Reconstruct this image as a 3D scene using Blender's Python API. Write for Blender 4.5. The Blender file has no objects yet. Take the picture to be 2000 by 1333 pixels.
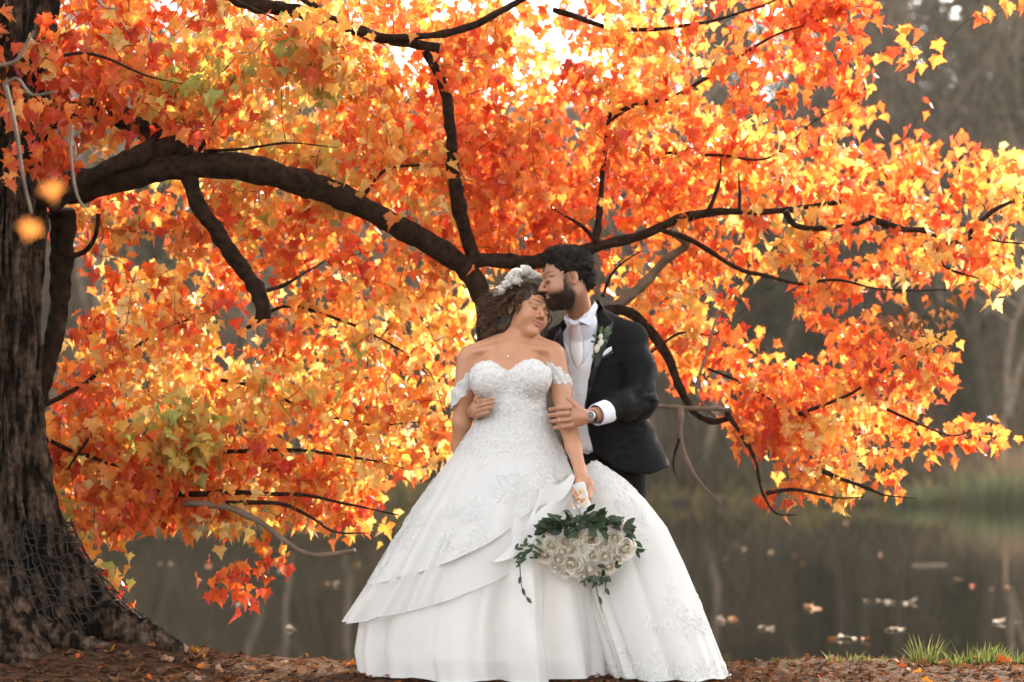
import bpy, math, random
import numpy as np
from mathutils import Vector, Matrix, Quaternion, geometry
from mathutils.bvhtree import BVHTree

random.seed(7)
rng = np.random.default_rng(11)
S = bpy.context.scene
COL = S.collection
V = Vector

# ------------------------------------------------------------------ camera
F = 3889.0            # focal length in pixels of the 2000 px wide photograph (70 mm on 36 mm)
HC = 0.91             # camera height
PIT = math.atan(233.5 / F)
cam_d = bpy.data.cameras.new('camera')
cam = bpy.data.objects.new('camera', cam_d)
COL.objects.link(cam)
cam.location = (0, 0, HC)
cam.rotation_euler = (math.pi / 2 + PIT, 0, 0)
cam_d.lens = 70.0
cam_d.sensor_width = 36.0
cam_d.clip_start = 0.1
cam_d.clip_end = 2000
cam_d.dof.use_dof = True
cam_d.dof.focus_distance = 8.6
cam_d.dof.aperture_fstop = 1.9
S.camera = cam

# ------------------------------------------------------------------ light
SUN_AZ, SUN_EL = math.radians(27), math.radians(26)
world = bpy.data.worlds.new('World')
S.world = world
world.use_nodes = True
wn = world.node_tree.nodes
wl = world.node_tree.links
wn.clear()
wo = wn.new('ShaderNodeOutputWorld')
wb = wn.new('ShaderNodeBackground')
sk = wn.new('ShaderNodeTexSky')
sk.sky_type = 'NISHITA'
sk.sun_disc = False
sk.sun_elevation = SUN_EL
sk.sun_rotation = SUN_AZ
sk.air_density = 1.0
sk.dust_density = 3.0
sk.ozone_density = 1.0
hs = wn.new('ShaderNodeHueSaturation')
hs.inputs['Saturation'].default_value = 0.14
wl.new(sk.outputs[0], hs.inputs['Color'])
wl.new(hs.outputs[0], wb.inputs['Color'])
wb.inputs['Strength'].default_value = 0.15
wl.new(wb.outputs[0], wo.inputs[0])
sun_d = bpy.data.lights.new('sun', 'SUN')
sun_d.energy = 3.7
sun_d.angle = math.radians(0.53)
sun_d.color = (1.0, 0.86, 0.66)
sun = bpy.data.objects.new('sun', sun_d)
COL.objects.link(sun)
sdir = V((math.sin(SUN_AZ) * math.cos(SUN_EL), math.cos(SUN_AZ) * math.cos(SUN_EL), math.sin(SUN_EL)))
sun.rotation_euler = sdir.to_track_quat('Z', 'Y').to_euler()
S.view_settings.view_transform = 'Standard'
S.view_settings.look = 'None'
S.view_settings.gamma = 1.0
S.view_settings.use_curve_mapping = False
S.view_settings.exposure = 2.12
S.render.engine = 'CYCLES'
S.cycles.use_denoising = True
S.cycles.max_bounces = 8
S.cycles.transparent_max_bounces = 12
S.cycles.sample_clamp_indirect = 6.0

# ------------------------------------------------------------------ helpers
def at(px, py, Y):
    """the point at depth Y that the photograph shows at pixel (px, py)"""
    dx = (px - 1000.0) / F
    dz = -(py - 666.5) / F
    c, s = math.cos(PIT), math.sin(PIT)
    y = c - dz * s
    z = s + dz * c
    k = Y / y
    return np.array([dx * k, Y, HC + z * k])

def pts_at(lst):
    return np.array([at(*p) for p in lst])

def hash3(i, j, k):
    n = (i * 73856093) ^ (j * 19349663) ^ (k * 83492791)
    n &= 0x7fffffff
    n = (n ^ (n >> 13)) * 1274126177 & 0x7fffffff
    n = (n ^ (n >> 16)) * 668265263 & 0x7fffffff
    return ((n >> 7) & 0xffff) / 65535.0

def vnoise(P):
    P = np.asarray(P, float)
    i = np.floor(P).astype(np.int64)
    f = P - i
    f = f * f * (3 - 2 * f)
    r = 0
    for a in (0, 1):
        for b in (0, 1):
            for c in (0, 1):
                w = (f[:, 0] if a else 1 - f[:, 0]) * (f[:, 1] if b else 1 - f[:, 1]) * (f[:, 2] if c else 1 - f[:, 2])
                r = r + w * hash3(i[:, 0] + a, i[:, 1] + b, i[:, 2] + c)
    return r * 2 - 1

def fbm(P, o=3):
    r = 0
    a = 1.0
    for k in range(o):
        r = r + a * vnoise(np.asarray(P) * (2.03 ** k) + 17.3 * k)
        a *= 0.5
    return r

def mesh(name, v, f, mat=None, col=None, smooth=True):
    me = bpy.data.meshes.new(name)
    v = np.asarray(v, np.float32)
    if isinstance(f, np.ndarray):
        n, k = f.shape
        me.vertices.add(len(v))
        me.vertices.foreach_set('co', v.ravel())
        me.loops.add(n * k)
        me.loops.foreach_set('vertex_index', f.astype(np.int32).ravel())
        me.polygons.add(n)
        me.polygons.foreach_set('loop_start', np.arange(0, n * k, k, dtype=np.int32))
        me.polygons.foreach_set('loop_total', np.full(n, k, np.int32))
        me.update(calc_edges=True)
    else:
        me.from_pydata([tuple(x) for x in v], [], f)
        me.update()
    if smooth:
        me.polygons.foreach_set('use_smooth', np.ones(len(me.polygons), bool))
    if col is not None:
        a = me.color_attributes.new('Col', 'FLOAT_COLOR', 'POINT')
        c = np.ones((len(v), 4), np.float32)
        c[:, :3] = np.asarray(col)
        a.data.foreach_set('color', c.ravel())
    if mat:
        me.materials.append(mat)
    return me

def put(name, me, parent=None, label=None, cat=None, group=None, kind=None):
    o = bpy.data.objects.new(name, me)
    COL.objects.link(o)
    if parent is not None:
        o.parent = parent
        if parent.parent is None:          # parts keep world coordinates; so do sub-parts
            o.matrix_parent_inverse = Matrix.Translation(-parent.location)
    if label: o['label'] = label
    if cat: o['category'] = cat
    if group: o['group'] = group
    if kind: o['kind'] = kind
    return o

def thing(name, loc, label, cat, group=None):
    return put(name, None, None, label, cat, group) if loc is None else _moved(put(name, None, None, label, cat, group), loc)

def _moved(o, loc):
    o.location = tuple(float(x) for x in loc)
    o.empty_display_size = 0.1
    return o

class Acc:
    """collects pieces of geometry, all faces with k corners"""
    def __init__(s):
        s.v, s.f, s.c, s.n = [], [], [], 0
    def add(s, v, f, c=None):
        v = np.asarray(v, float)
        s.v.append(v)
        s.f.append(np.asarray(f) + s.n)
        s.n += len(v)
        if c is not None:
            c = np.asarray(c, float)
            s.c.append(np.tile(c, (len(v), 1)) if c.ndim == 1 else c)
    def mesh(s, name, mat, smooth=True):
        return mesh(name, np.concatenate(s.v), np.concatenate(s.f), mat, np.concatenate(s.c) if s.c else None, smooth)

def spline(pts, n):
    """Catmull-Rom through rows of pts (any columns)"""
    P = np.asarray(pts, float)
    if len(P) == 2:
        t = np.linspace(0, 1, n)[:, None]
        return P[0] * (1 - t) + P[1] * t
    Q = np.vstack([2 * P[0] - P[1], P, 2 * P[-1] - P[-2]])
    u = np.linspace(0, len(P) - 1 - 1e-9, n)
    i = u.astype(int)
    t = (u - i)[:, None]
    p0, p1, p2, p3 = Q[i], Q[i + 1], Q[i + 2], Q[i + 3]
    return 0.5 * (2 * p1 + (p2 - p0) * t + (2 * p0 - 5 * p1 + 4 * p2 - p3) * t ** 2 + (3 * p1 - p0 - 3 * p2 + p3) * t ** 3)

def tube(pts, rad, sides=6, cap=True):
    """quads round a polyline; ends pinched to a point"""
    P = np.asarray(pts, float)
    n = len(P)
    R = np.broadcast_to(np.asarray(rad, float), (n,)).copy()
    T = np.gradient(P, axis=0)
    T /= np.linalg.norm(T, axis=1, keepdims=True) + 1e-12
    N = np.zeros_like(P)
    ref = np.array([0, 0, 1.0]) if abs(T[0, 2]) < 0.9 else np.array([1.0, 0, 0])
    nn = ref - T[0] * (ref @ T[0])
    for i in range(n):
        nn = nn - T[i] * (nn @ T[i])
        nn /= np.linalg.norm(nn) + 1e-12
        N[i] = nn
    B = np.cross(T, N)
    if cap:
        P = np.vstack([P[:1], P, P[-1:]])
        N = np.vstack([N[:1], N, N[-1:]])
        B = np.vstack([B[:1], B, B[-1:]])
        R = np.concatenate([[0.0005 * R[0]], R, [0.0005 * R[-1]]])
        n += 2
    a = np.arange(sides) * 2 * math.pi / sides
    v = P[:, None, :] + R[:, None, None] * (np.cos(a)[None, :, None] * N[:, None, :] + np.sin(a)[None, :, None] * B[:, None, :])
    i, j = np.meshgrid(np.arange(n - 1), np.arange(sides), indexing='ij')
    j2 = (j + 1) % sides
    f = np.stack([i * sides + j, i * sides + j2, (i + 1) * sides + j2, (i + 1) * sides + j], -1).reshape(-1, 4)
    return v.reshape(-1, 3), f

def grid_faces(n, m, wrap=False):
    i, j = np.meshgrid(np.arange(n - 1), np.arange(m if wrap else m - 1), indexing='ij')
    j2 = (j + 1) % m
    return np.stack([i * m + j, i * m + j2, (i + 1) * m + j2, (i + 1) * m + j], -1).reshape(-1, 4)

# ---- solid modelling with distance functions, meshed by surface nets
def rc(p, a, b, ra, rb):
    a = np.asarray(a, float); b = np.asarray(b, float)
    ab = b - a
    t = np.clip(((p - a) @ ab) / (ab @ ab), 0, 1)
    return np.linalg.norm(p - a - t[:, None] * ab, axis=1) - (ra + (rb - ra) * t)

def ell(p, c, r, R=None):
    q = p - np.asarray(c, float)
    if R is not None:
        q = q @ R
    r = np.asarray(r, float)
    k0 = np.linalg.norm(q / r, axis=1)
    k1 = np.linalg.norm(q / (r * r), axis=1) + 1e-9
    return k0 * (k0 - 1) / k1

def smin(a, b, k):
    h = np.maximum(k - np.abs(a - b), 0) / k
    return np.minimum(a, b) - h * h * k * 0.25

def smax(a, b, k):
    return -smin(-a, -b, k)

def chain(p, pts, rads, k=0.01):
    d = None
    for i in range(len(pts) - 1):
        e = rc(p, pts[i], pts[i + 1], rads[i], rads[i + 1])
        d = e if d is None else smin(d, e, k)
    return d

def near(p, lo, hi, fn, far=0.2):
    """evaluate fn only inside a box"""
    lo = np.asarray(lo); hi = np.asarray(hi)
    m = np.all((p > lo) & (p < hi), axis=1)
    d = np.full(len(p), far)
    if m.any():
        d[m] = fn(p[m])
    return d

def surf(f, lo, hi, h):
    lo = np.asarray(lo, float); hi = np.asarray(hi, float)
    Bk = 8
    nb = np.ceil((hi - lo) / (h * Bk)).astype(int)
    n = nb * Bk
    gi = np.stack(np.meshgrid(*[np.arange(k) for k in nb], indexing='ij'), -1).reshape(-1, 3)
    cen = lo + (gi * Bk + (Bk - 1) / 2) * h
    d = f(cen)
    act = np.abs(d) < h * Bk * 0.87 * 1.25 + 0.02
    A = np.ones(n, np.float32)
    off = np.stack(np.meshgrid(*[np.arange(Bk)] * 3, indexing='ij'), -1).reshape(-1, 3)
    for g in gi[(~act) & (d < 0)]:
        s = g * Bk
        A[s[0]:s[0] + Bk, s[1]:s[1] + Bk, s[2]:s[2] + Bk] = -1
    ga = gi[act]
    for q in range(0, len(ga), 300):
        idx = (ga[q:q + 300, None, :] * Bk + off[None]).reshape(-1, 3)
        A[idx[:, 0], idx[:, 1], idx[:, 2]] = f(lo + idx * h)
    s = A < 0
    cnt = np.zeros(n - 1, np.int8)
    for a in (0, 1):
        for b in (0, 1):
            for c in (0, 1):
                cnt += s[a:n[0] - 1 + a, b:n[1] - 1 + b, c:n[2] - 1 + c]
    idx = np.argwhere((cnt > 0) & (cnt < 8))
    acc = np.zeros((len(idx), 3)); w = np.zeros(len(idx))
    cor = [(a, b, c) for a in (0, 1) for b in (0, 1) for c in (0, 1)]
    for a in cor:
        for ax in range(3):
            if a[ax]: continue
            b = list(a); b[ax] = 1
            va = A[idx[:, 0] + a[0], idx[:, 1] + a[1], idx[:, 2] + a[2]]
            vb = A[idx[:, 0] + b[0], idx[:, 1] + b[1], idx[:, 2] + b[2]]
            m = (va < 0) != (vb < 0)
            t = va[m] / (va[m] - vb[m])
            pt = np.tile(np.array(a, float), (m.sum(), 1))
            pt[:, ax] += t
            acc[m] += pt
            w[m] += 1
    v = lo + h * (idx + acc / w[:, None])
    vid = np.full(n, -1, np.int64)
    vid[idx[:, 0], idx[:, 1], idx[:, 2]] = np.arange(len(idx))
    faces = []
    for ax in range(3):
        b, c = (ax + 1) % 3, (ax + 2) % 3
        sl0 = [slice(None)] * 3; sl1 = [slice(None)] * 3
        sl0[ax] = slice(0, -1); sl1[ax] = slice(1, None)
        ch = np.argwhere(s[tuple(sl0)] != s[tuple(sl1)])
        ch = ch[(ch[:, b] > 0) & (ch[:, c] > 0)]
        ins = s[ch[:, 0], ch[:, 1], ch[:, 2]]
        def cell(db, dc):
            q = ch.copy(); q[:, b] += db; q[:, c] += dc
            return vid[q[:, 0], q[:, 1], q[:, 2]]
        quad = np.stack([cell(-1, -1), cell(0, -1), cell(0, 0), cell(-1, 0)], -1)
        quad[~ins] = quad[~ins][:, ::-1]
        faces.append(quad)
    fa = np.concatenate(faces)
    fa = fa[(fa >= 0).all(1)]
    return v, fa

def normals_of(f, v, e=0.002):
    g = np.stack([f(v + np.eye(3)[k] * e) - f(v - np.eye(3)[k] * e) for k in range(3)], -1)
    return g / (np.linalg.norm(g, axis=1, keepdims=True) + 1e-9)

def inpoly(x, y, poly):
    poly = np.asarray(poly, float)
    r = np.zeros(len(x), bool)
    j = len(poly) - 1
    for i in range(len(poly)):
        xi, yi = poly[i]; xj, yj = poly[j]
        c = ((yi > y) != (yj > y)) & (x < (xj - xi) * (y - yi) / (yj - yi + 1e-12) + xi)
        r ^= c
        j = i
    return r

def frame_z(n, roll=0.0):
    """rotation matrix whose third column is n"""
    n = np.asarray(n, float); n = n / np.linalg.norm(n)
    ref = np.array([0, 0, 1.0]) if abs(n[2]) < 0.95 else np.array([0, 1.0, 0])
    x = np.cross(ref, n); x /= np.linalg.norm(x)
    y = np.cross(n, x)
    c, s = math.cos(roll), math.sin(roll)
    return np.stack([x * c + y * s, -x * s + y * c, n], -1)

def rotm(ax, a):
    return np.array(Matrix.Rotation(a, 3, ax))

def mat4(R, t, s=1.0):
    M = np.eye(4); M[:3, :3] = np.asarray(R) * s; M[:3, 3] = t
    return Matrix([tuple(float(x) for x in r) for r in M])

# ------------------------------------------------------------------ materials
def newmat(name):
    m = bpy.data.materials.new(name)
    m.use_nodes = True
    nt = m.node_tree
    return m, nt.nodes, nt.links, nt.nodes['Principled BSDF'], nt.nodes['Material Output']

def texcol(n, l, scale, c1, c2, coord='Object', stretch=(1, 1, 1), detail=6.0, lo=0.3, hi=0.7):
    tc = n.new('ShaderNodeTexCoord'); mp = n.new('ShaderNodeMapping')
    mp.inputs['Scale'].default_value = stretch
    nz = n.new('ShaderNodeTexNoise'); nz.inputs['Scale'].default_value = scale; nz.inputs['Detail'].default_value = detail
    rp = n.new('ShaderNodeValToRGB')
    rp.color_ramp.elements[0].position = lo; rp.color_ramp.elements[1].position = hi
    rp.color_ramp.elements[0].color = (*c1, 1); rp.color_ramp.elements[1].color = (*c2, 1)
    l.new(tc.outputs[coord], mp.inputs[0]); l.new(mp.outputs[0], nz.inputs['Vector']); l.new(nz.outputs['Fac'], rp.inputs[0])
    return rp, nz

def bump(n, l, b, src, strength=0.3, dist=0.01):
    bp = n.new('ShaderNodeBump'); bp.inputs['Strength'].default_value = strength; bp.inputs['Distance'].default_value = dist
    l.new(src, bp.inputs['Height']); l.new(bp.outputs[0], b.inputs['Normal'])
    return bp

def simple(name, c, rough=0.6, metal=0.0, var=0.12, scale=20.0, bmp=0.0, spec=0.5):
    m, n, l, b, o = newmat(name)
    c = np.array(c)
    rp, nz = texcol(n, l, scale, c * (1 - var), np.minimum(c * (1 + var), 1))
    l.new(rp.outputs[0], b.inputs['Base Color'])
    b.inputs['Roughness'].default_value = rough
    b.inputs['Metallic'].default_value = metal
    b.inputs['Specular IOR Level'].default_value = spec
    if bmp: bump(n, l, b, nz.outputs['Fac'], bmp, 0.003)
    return m

def colmat(name, rough=0.6, sss=0.0, sss_r=(1, .35, .2), bmp=0.0, bscale=200, spec=0.5, var=0.0):
    m, n, l, b, o = newmat(name)
    a = n.new('ShaderNodeAttribute'); a.attribute_name = 'Col'
    src = a.outputs['Color']
    if var:
        rp, nz0 = texcol(n, l, 35.0, (1 - var,) * 3, (1, 1, 1), detail=4.0)
        mx = n.new('ShaderNodeMix'); mx.data_type = 'RGBA'; mx.blend_type = 'MULTIPLY'; mx.inputs[0].default_value = 1
        l.new(src, mx.inputs[6]); l.new(rp.outputs[0], mx.inputs[7]); src = mx.outputs[2]
    l.new(src, b.inputs['Base Color'])
    b.inputs['Roughness'].default_value = rough
    b.inputs['Specular IOR Level'].default_value = spec
    if sss:
        b.inputs['Subsurface Weight'].default_value = sss
        b.inputs['Subsurface Radius'].default_value = sss_r
        b.inputs['Subsurface Scale'].default_value = 0.008
    if bmp:
        nz = n.new('ShaderNodeTexNoise'); nz.inputs['Scale'].default_value = bscale
        tc = n.new('ShaderNodeTexCoord'); l.new(tc.outputs['Object'], nz.inputs['Vector'])
        bump(n, l, b, nz.outputs['Fac'], bmp, 0.002)
    return m

def leafmat(name, objcol, transl=0.5, rough=0.38, mottled=True, spec=.5):
    """thin leaf: reflects and lets light through; colour per leaf"""
    m, n, l, b, o = newmat(name)
    if objcol:
        a = n.new('ShaderNodeObjectInfo'); src = a.outputs['Color']
    else:
        a = n.new('ShaderNodeAttribute'); a.attribute_name = 'Col'; src = a.outputs['Color']
    rp, nz = texcol(n, l, 28.0, (.72, .66, .6) if mottled else (.95, .94, .92), (1, 1, 1), detail=5.0, lo=.25, hi=.6)
    mx = n.new('ShaderNodeMix'); mx.data_type = 'RGBA'; mx.blend_type = 'MULTIPLY'; mx.inputs[0].default_value = 1
    l.new(src, mx.inputs[6]); l.new(rp.outputs[0], mx.inputs[7])
    l.new(mx.outputs[2], b.inputs['Base Color'])
    b.inputs['Roughness'].default_value = rough; b.inputs['Specular IOR Level'].default_value = spec
    tr = n.new('ShaderNodeBsdfTranslucent'); l.new(mx.outputs[2], tr.inputs['Color'])
    ms = n.new('ShaderNodeMixShader'); ms.inputs[0].default_value = transl
    l.new(b.outputs[0], ms.inputs[1]); l.new(tr.outputs[0], ms.inputs[2]); l.new(ms.outputs[0], o.inputs[0])
    return m

def clothmat(name, c, transl, transp=0.0, rough=0.75, bmp=0.0, bscale=300.0):
    m, n, l, b, o = newmat(name)
    c = np.array(c)
    rp, nz = texcol(n, l, 9.0, c * 0.97, c)
    l.new(rp.outputs[0], b.inputs['Base Color'])
    b.inputs['Roughness'].default_value = rough
    b.inputs['Sheen Weight'].default_value = 0.2
    if bmp:
        nz2 = n.new('ShaderNodeTexNoise'); nz2.inputs['Scale'].default_value = bscale
        tc = n.new('ShaderNodeTexCoord'); l.new(tc.outputs['Object'], nz2.inputs['Vector'])
        bump(n, l, b, nz2.outputs['Fac'], bmp, 0.003)
    tr = n.new('ShaderNodeBsdfTranslucent'); tr.inputs[0].default_value = (*c, 1)
    ms = n.new('ShaderNodeMixShader'); ms.inputs[0].default_value = transl
    l.new(b.outputs[0], ms.inputs[1]); l.new(tr.outputs[0], ms.inputs[2])
    last = ms.outputs[0]
    if transp:
        tp = n.new('ShaderNodeBsdfTransparent')
        m2 = n.new('ShaderNodeMixShader'); m2.inputs[0].default_value = transp
        l.new(last, m2.inputs[1]); l.new(tp.outputs[0], m2.inputs[2]); last = m2.outputs[0]
    l.new(last, o.inputs[0])
    return m

M = {}
m, n, l, b, o = newmat('bark')
rp, nz = texcol(n, l, 9.0, (.009, .006, .004), (.120, .078, .052), stretch=(2.6, 2.6, .55), detail=12, lo=.42, hi=.64)  # bark tone, with lit ridges and furrow shade put into its contrast
rp2, nz2 = texcol(n, l, 34.0, (.35, .33, .31), (1, 1, 1), detail=6, lo=.38, hi=.58)
mx = n.new('ShaderNodeMix'); mx.data_type = 'RGBA'; mx.blend_type = 'MULTIPLY'; mx.inputs[0].default_value = 1
l.new(rp.outputs[0], mx.inputs[6]); l.new(rp2.outputs[0], mx.inputs[7])
l.new(mx.outputs[2], b.inputs['Base Color']); b.inputs['Roughness'].default_value = .95; b.inputs['Specular IOR Level'].default_value = .08
bump(n, l, b, nz.outputs['Fac'], 1.0, .03); M['bark'] = m
M['branch_bark'] = simple('branch_bark', (.024, .0125, .0075), .9, var=.7, scale=30, bmp=1.0, spec=.1)
M['twig'] = simple('twig_bark', (.040, .024, .015), .8, var=.4, scale=14, spec=.2)
M['pale_wood'] = simple('pale_wood', (.14, .095, .062), .8, var=.35, scale=18, bmp=.4)
M['leaf'] = leafmat('maple_leaf', False, .55)
M['leaf_obj'] = leafmat('maple_leaf_single', True, .55)
M['dry_leaf'] = leafmat('fallen_leaf', False, .12, .95, spec=.0)
M['dry_leaf_obj'] = leafmat('fallen_leaf_single', True, .15, .9, spec=.05)
M['skin'] = colmat('skin', .42, .18, bmp=.08, bscale=420, var=.06)
M['hair_dark'] = simple('black_hair', (.015, .0095, .007), .6, var=.4, scale=60, spec=.2)
M['hair_brown'] = simple('brown_hair', (.040, .018, .008), .5, var=.4, scale=40, spec=.35)
M['curl_brown'] = simple('curl_brown', (.105, .048, .022), .45, var=.5, scale=40, spec=.4)  # paler than the cap hair: highlights and backlit glow put into the colour
M['beard_brown'] = simple('beard_brown', (.038, .021, .013), .6, var=.5, scale=60, spec=.2)
M['suit'] = simple('suit_wool', (.0042, .0042, .0048), .7, var=.25, scale=240, bmp=.25, spec=.12)
M['satin'] = simple('lapel_satin', (.013, .013, .014), .42, var=.15, scale=150, spec=.4)
M['trouser'] = simple('trouser_wool', (.004, .004, .0044), .7, var=.2, scale=240, spec=.12)
M['shirt'] = simple('shirt_cotton', (.80, .82, .90), .75, var=.03, scale=90, bmp=.15)
M['vest'] = simple('waistcoat_cloth', (.86, .85, .87), .6, var=.03, scale=140, bmp=.15)
M['tie'] = simple('tie_silk', (.90, .87, .87), .42, var=.03, scale=200, bmp=.1)
M['tulle'] = clothmat('tulle', (.88, .865, .84), .32, .05)
M['tulle_sheer'] = clothmat('sheer_tulle', (.88, .87, .845), .34, .30)
M['satin_white'] = clothmat('white_satin', (.80, .79, .76), .2, 0)
M['train'] = clothmat('ivory_tulle', (.80, .78, .74), .22, .03)
M['lace'] = clothmat('lace', (.91, .90, .88), .42, 0, .8)
M['bodice'] = clothmat('bodice_cloth', (.84, .82, .79), .1, 0, .8, .3, 160)
M['petal'] = leafmat('petal', False, .40, .6, False)
M['green'] = leafmat('green_leaf', True, .2, .4)
M['gold'] = simple('gold', (.85, .55, .22), .3, 1.0)
M['steel'] = simple('steel', (.55, .53, .5), .28, 1.0)
M['dial'] = simple('watch_dial', (.12, .09, .07), .35)
M['black_leather'] = simple('black_leather', (.02, .016, .014), .5)
M['pearl'] = simple('pearl', (.8, .72, .62), .25)
M['wire'] = simple('wire', (.02, .018, .017), .55, .3)
M['green_stem'] = simple('green_stem', (.045, .07, .025), .6, var=.3)
# ------------------------------------------------------------------ setting: ground, pond, far bank
WATER_Z = -0.45

def bank_edge(x):
    x = np.asarray(x, float)
    return 9.22 + .07 * np.sin(x * 1.7 + .6) + .05 * np.sin(x * 4.1) + .10 * np.exp(-((x + 2.1) / .7) ** 2)

def ground_z(x, y):
    x = np.asarray(x, float); y = np.asarray(y, float)
    P = np.stack([x, y, np.zeros_like(x)], -1).reshape(-1, 3)
    z = .012 * fbm(P * 3.1, 3).reshape(x.shape) + .007 * vnoise(P * 17.0).reshape(x.shape)
    z = z + .10 * np.exp(-((x + 2.15) / .75) ** 2 - ((y - 8.95) / .6) ** 2)
    z = z + .05 * np.exp(-((x + 1.75) / .35) ** 2 - ((y - 8.75) / .35) ** 2)
    z = z - .012 * np.exp(-(x / 1.2) ** 2)
    e = bank_edge(x)
    t = np.clip((y - e) / .45, 0, 3)
    return z - .75 * t * t * (3 - 2 * np.clip(t, 0, 1)) * (t < 1) - (t >= 1) * (.75 + .5 * (t - 1))

m, n, l, b, o = newmat('soil')
rp, nz = texcol(n, l, 26.0, (.022, .012, .008), (.10, .055, .033), detail=10, lo=.32, hi=.7)
l.new(rp.outputs[0], b.inputs['Base Color']); b.inputs['Roughness'].default_value = .95; b.inputs['Specular IOR Level'].default_value = .03
bump(n, l, b, nz.outputs['Fac'], .7, .01); M['soil'] = m
xs = np.concatenate([np.linspace(-40, -3.4, 16), np.linspace(-3.3, 3.3, 300), np.linspace(3.4, 40, 16)])
ys = np.concatenate([np.linspace(-25, 7.3, 14), np.linspace(7.4, 10.2, 150)])
X, Y = np.meshgrid(xs, ys, indexing='ij')
Z = ground_z(X, Y)
put('ground', mesh('ground', np.stack([X, Y, Z], -1).reshape(-1, 3), grid_faces(len(xs), len(ys)), M['soil']), kind='structure')

m, n, l, b, o = newmat('pond_water')
b.inputs['Base Color'].default_value = (.006, .0055, .004, 1)
b.inputs['Roughness'].default_value = .035
b.inputs['IOR'].default_value = 1.33
tc = n.new('ShaderNodeTexCoord'); mp = n.new('ShaderNodeMapping'); mp.inputs['Scale'].default_value = (1, .5, 1)
nz = n.new('ShaderNodeTexNoise'); nz.inputs['Scale'].default_value = 1.6; nz.inputs['Detail'].default_value = 3
l.new(tc.outputs['Object'], mp.inputs[0]); l.new(mp.outputs[0], nz.inputs['Vector'])
bump(n, l, b, nz.outputs['Fac'], .05, .010); M['water'] = m
put('pond_water', mesh('pond_water', [(-160, 9.0, WATER_Z), (160, 9.0, WATER_Z), (160, 70, WATER_Z), (-160, 70, WATER_Z)], [(0, 1, 2, 3)], m, smooth=False), kind='structure')

def shore(x):
    return 62.0 + 1.5 * np.sin(x * .11) + .8 * np.sin(x * .37 + 1)

def hill_z(x, y):
    x = np.asarray(x, float); y = np.asarray(y, float)
    d = y - shore(x)
    P = np.stack([x, y, 0 * x], -1).reshape(-1, 3)
    nn = fbm(P * .11, 3).reshape(x.shape)
    z = WATER_Z - .5 + 1.0 * (1 - np.exp(-np.clip(d + .5, 0, None) / 1.2)) + .035 * np.clip(d, 0, None)
    z = z + 23 * np.clip((d - 9) / 62, 0, 1) ** 1.15 + nn * np.clip(d / 12, 0, 1) * .7
    return np.where(d < -.5, WATER_Z - .6 + .2 * d, z)

xs = np.linspace(-160, 160, 130)
ys = np.concatenate([np.linspace(58, 75, 40), np.linspace(76, 150, 45), [190, 400]])
X, Y = np.meshgrid(xs, ys, indexing='ij')
m, n, l, b, o = newmat('far_bank_litter')
rp, nz = texcol(n, l, .8, (.024, .017, .010), (.085, .058, .034), detail=9, lo=.3, hi=.7)
l.new(rp.outputs[0], b.inputs['Base Color']); b.inputs['Roughness'].default_value = .95; b.inputs['Specular IOR Level'].default_value = .05
put('far_bank', mesh('far_bank', np.stack([X, Y, hill_z(X, Y)], -1).reshape(-1, 3), grid_faces(len(xs), len(ys)), m), kind='structure')

# ------------------------------------------------------------------ far woods
M['far_bark'] = simple('far_bark', (.22, .165, .118), .9, var=.4, scale=3, spec=.1)  # pale warm twin of the dark bark: sunlight on trunks put into the colour
M['far_bark_dark'] = simple('far_bark_dark', (.055, .042, .030), .9, var=.4, scale=3, spec=.1)
M['far_leaf'] = leafmat('far_leaf', False, .3, .7, spec=.15)

def bare_tree(seed, H, fork=False, r0=.17):
    r = random.Random(seed)
    trunk, crown = Acc(), Acc()
    def grow(p, d, L, rad, lev):
        nseg = 5 if lev < 2 else 3
        pts = [p]
        q, dd = p.copy(), d.copy()
        for k in range(nseg):
            dd = dd + np.array([r.gauss(0, .16), r.gauss(0, .16), r.gauss(.05, .08)])
            dd /= np.linalg.norm(dd)
            q = q + dd * L / nseg
            pts.append(q.copy())
        rr = np.linspace(rad, rad * (.55 if lev < 3 else .3), nseg + 1)
        v, f = tube(pts, rr, 6 if lev == 0 else (4 if lev < 3 else 3), cap=False)
        if lev < 3: (trunk if lev < 2 else crown).add(v, f)
        else: crown.add(v, f)
        if lev >= 4: return
        nb = {0: 7, 1: 5, 2: 5, 3: 4}[lev]
        for k in range(nb):
            t = r.uniform(.35 if lev == 0 else .25, 1.0)
            i = min(int(t * nseg), nseg - 1)
            base = pts[i] + (pts[i + 1] - pts[i]) * (t * nseg - i)
            az = r.uniform(0, 2 * math.pi)
            side = np.array([math.cos(az), math.sin(az), r.uniform(-.1, .5)])
            nd = dd * r.uniform(.45, .9) + side * r.uniform(.5, .9)
            nd /= np.linalg.norm(nd)
            grow(base, nd, L * r.uniform(.38, .62), max(rad * (1 - t * .5) * r.uniform(.35, .55), .008), lev + 1)
    if fork:
        grow(np.zeros(3), np.array([.05, 0, 1.]), H * .25, r0, 4)
        for sx in (-1, 1):
            grow(np.array([.012 * H, 0, H * .24]), np.array([sx * .33, r.uniform(-.1, .1), 1.]) / 1.05, H * .62, r0 * .75, 0)
    else:
        grow(np.zeros(3), np.array([r.gauss(0, .06), r.gauss(0, .06), 1.]), H * .8, r0, 0)
    return trunk, crown

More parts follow.
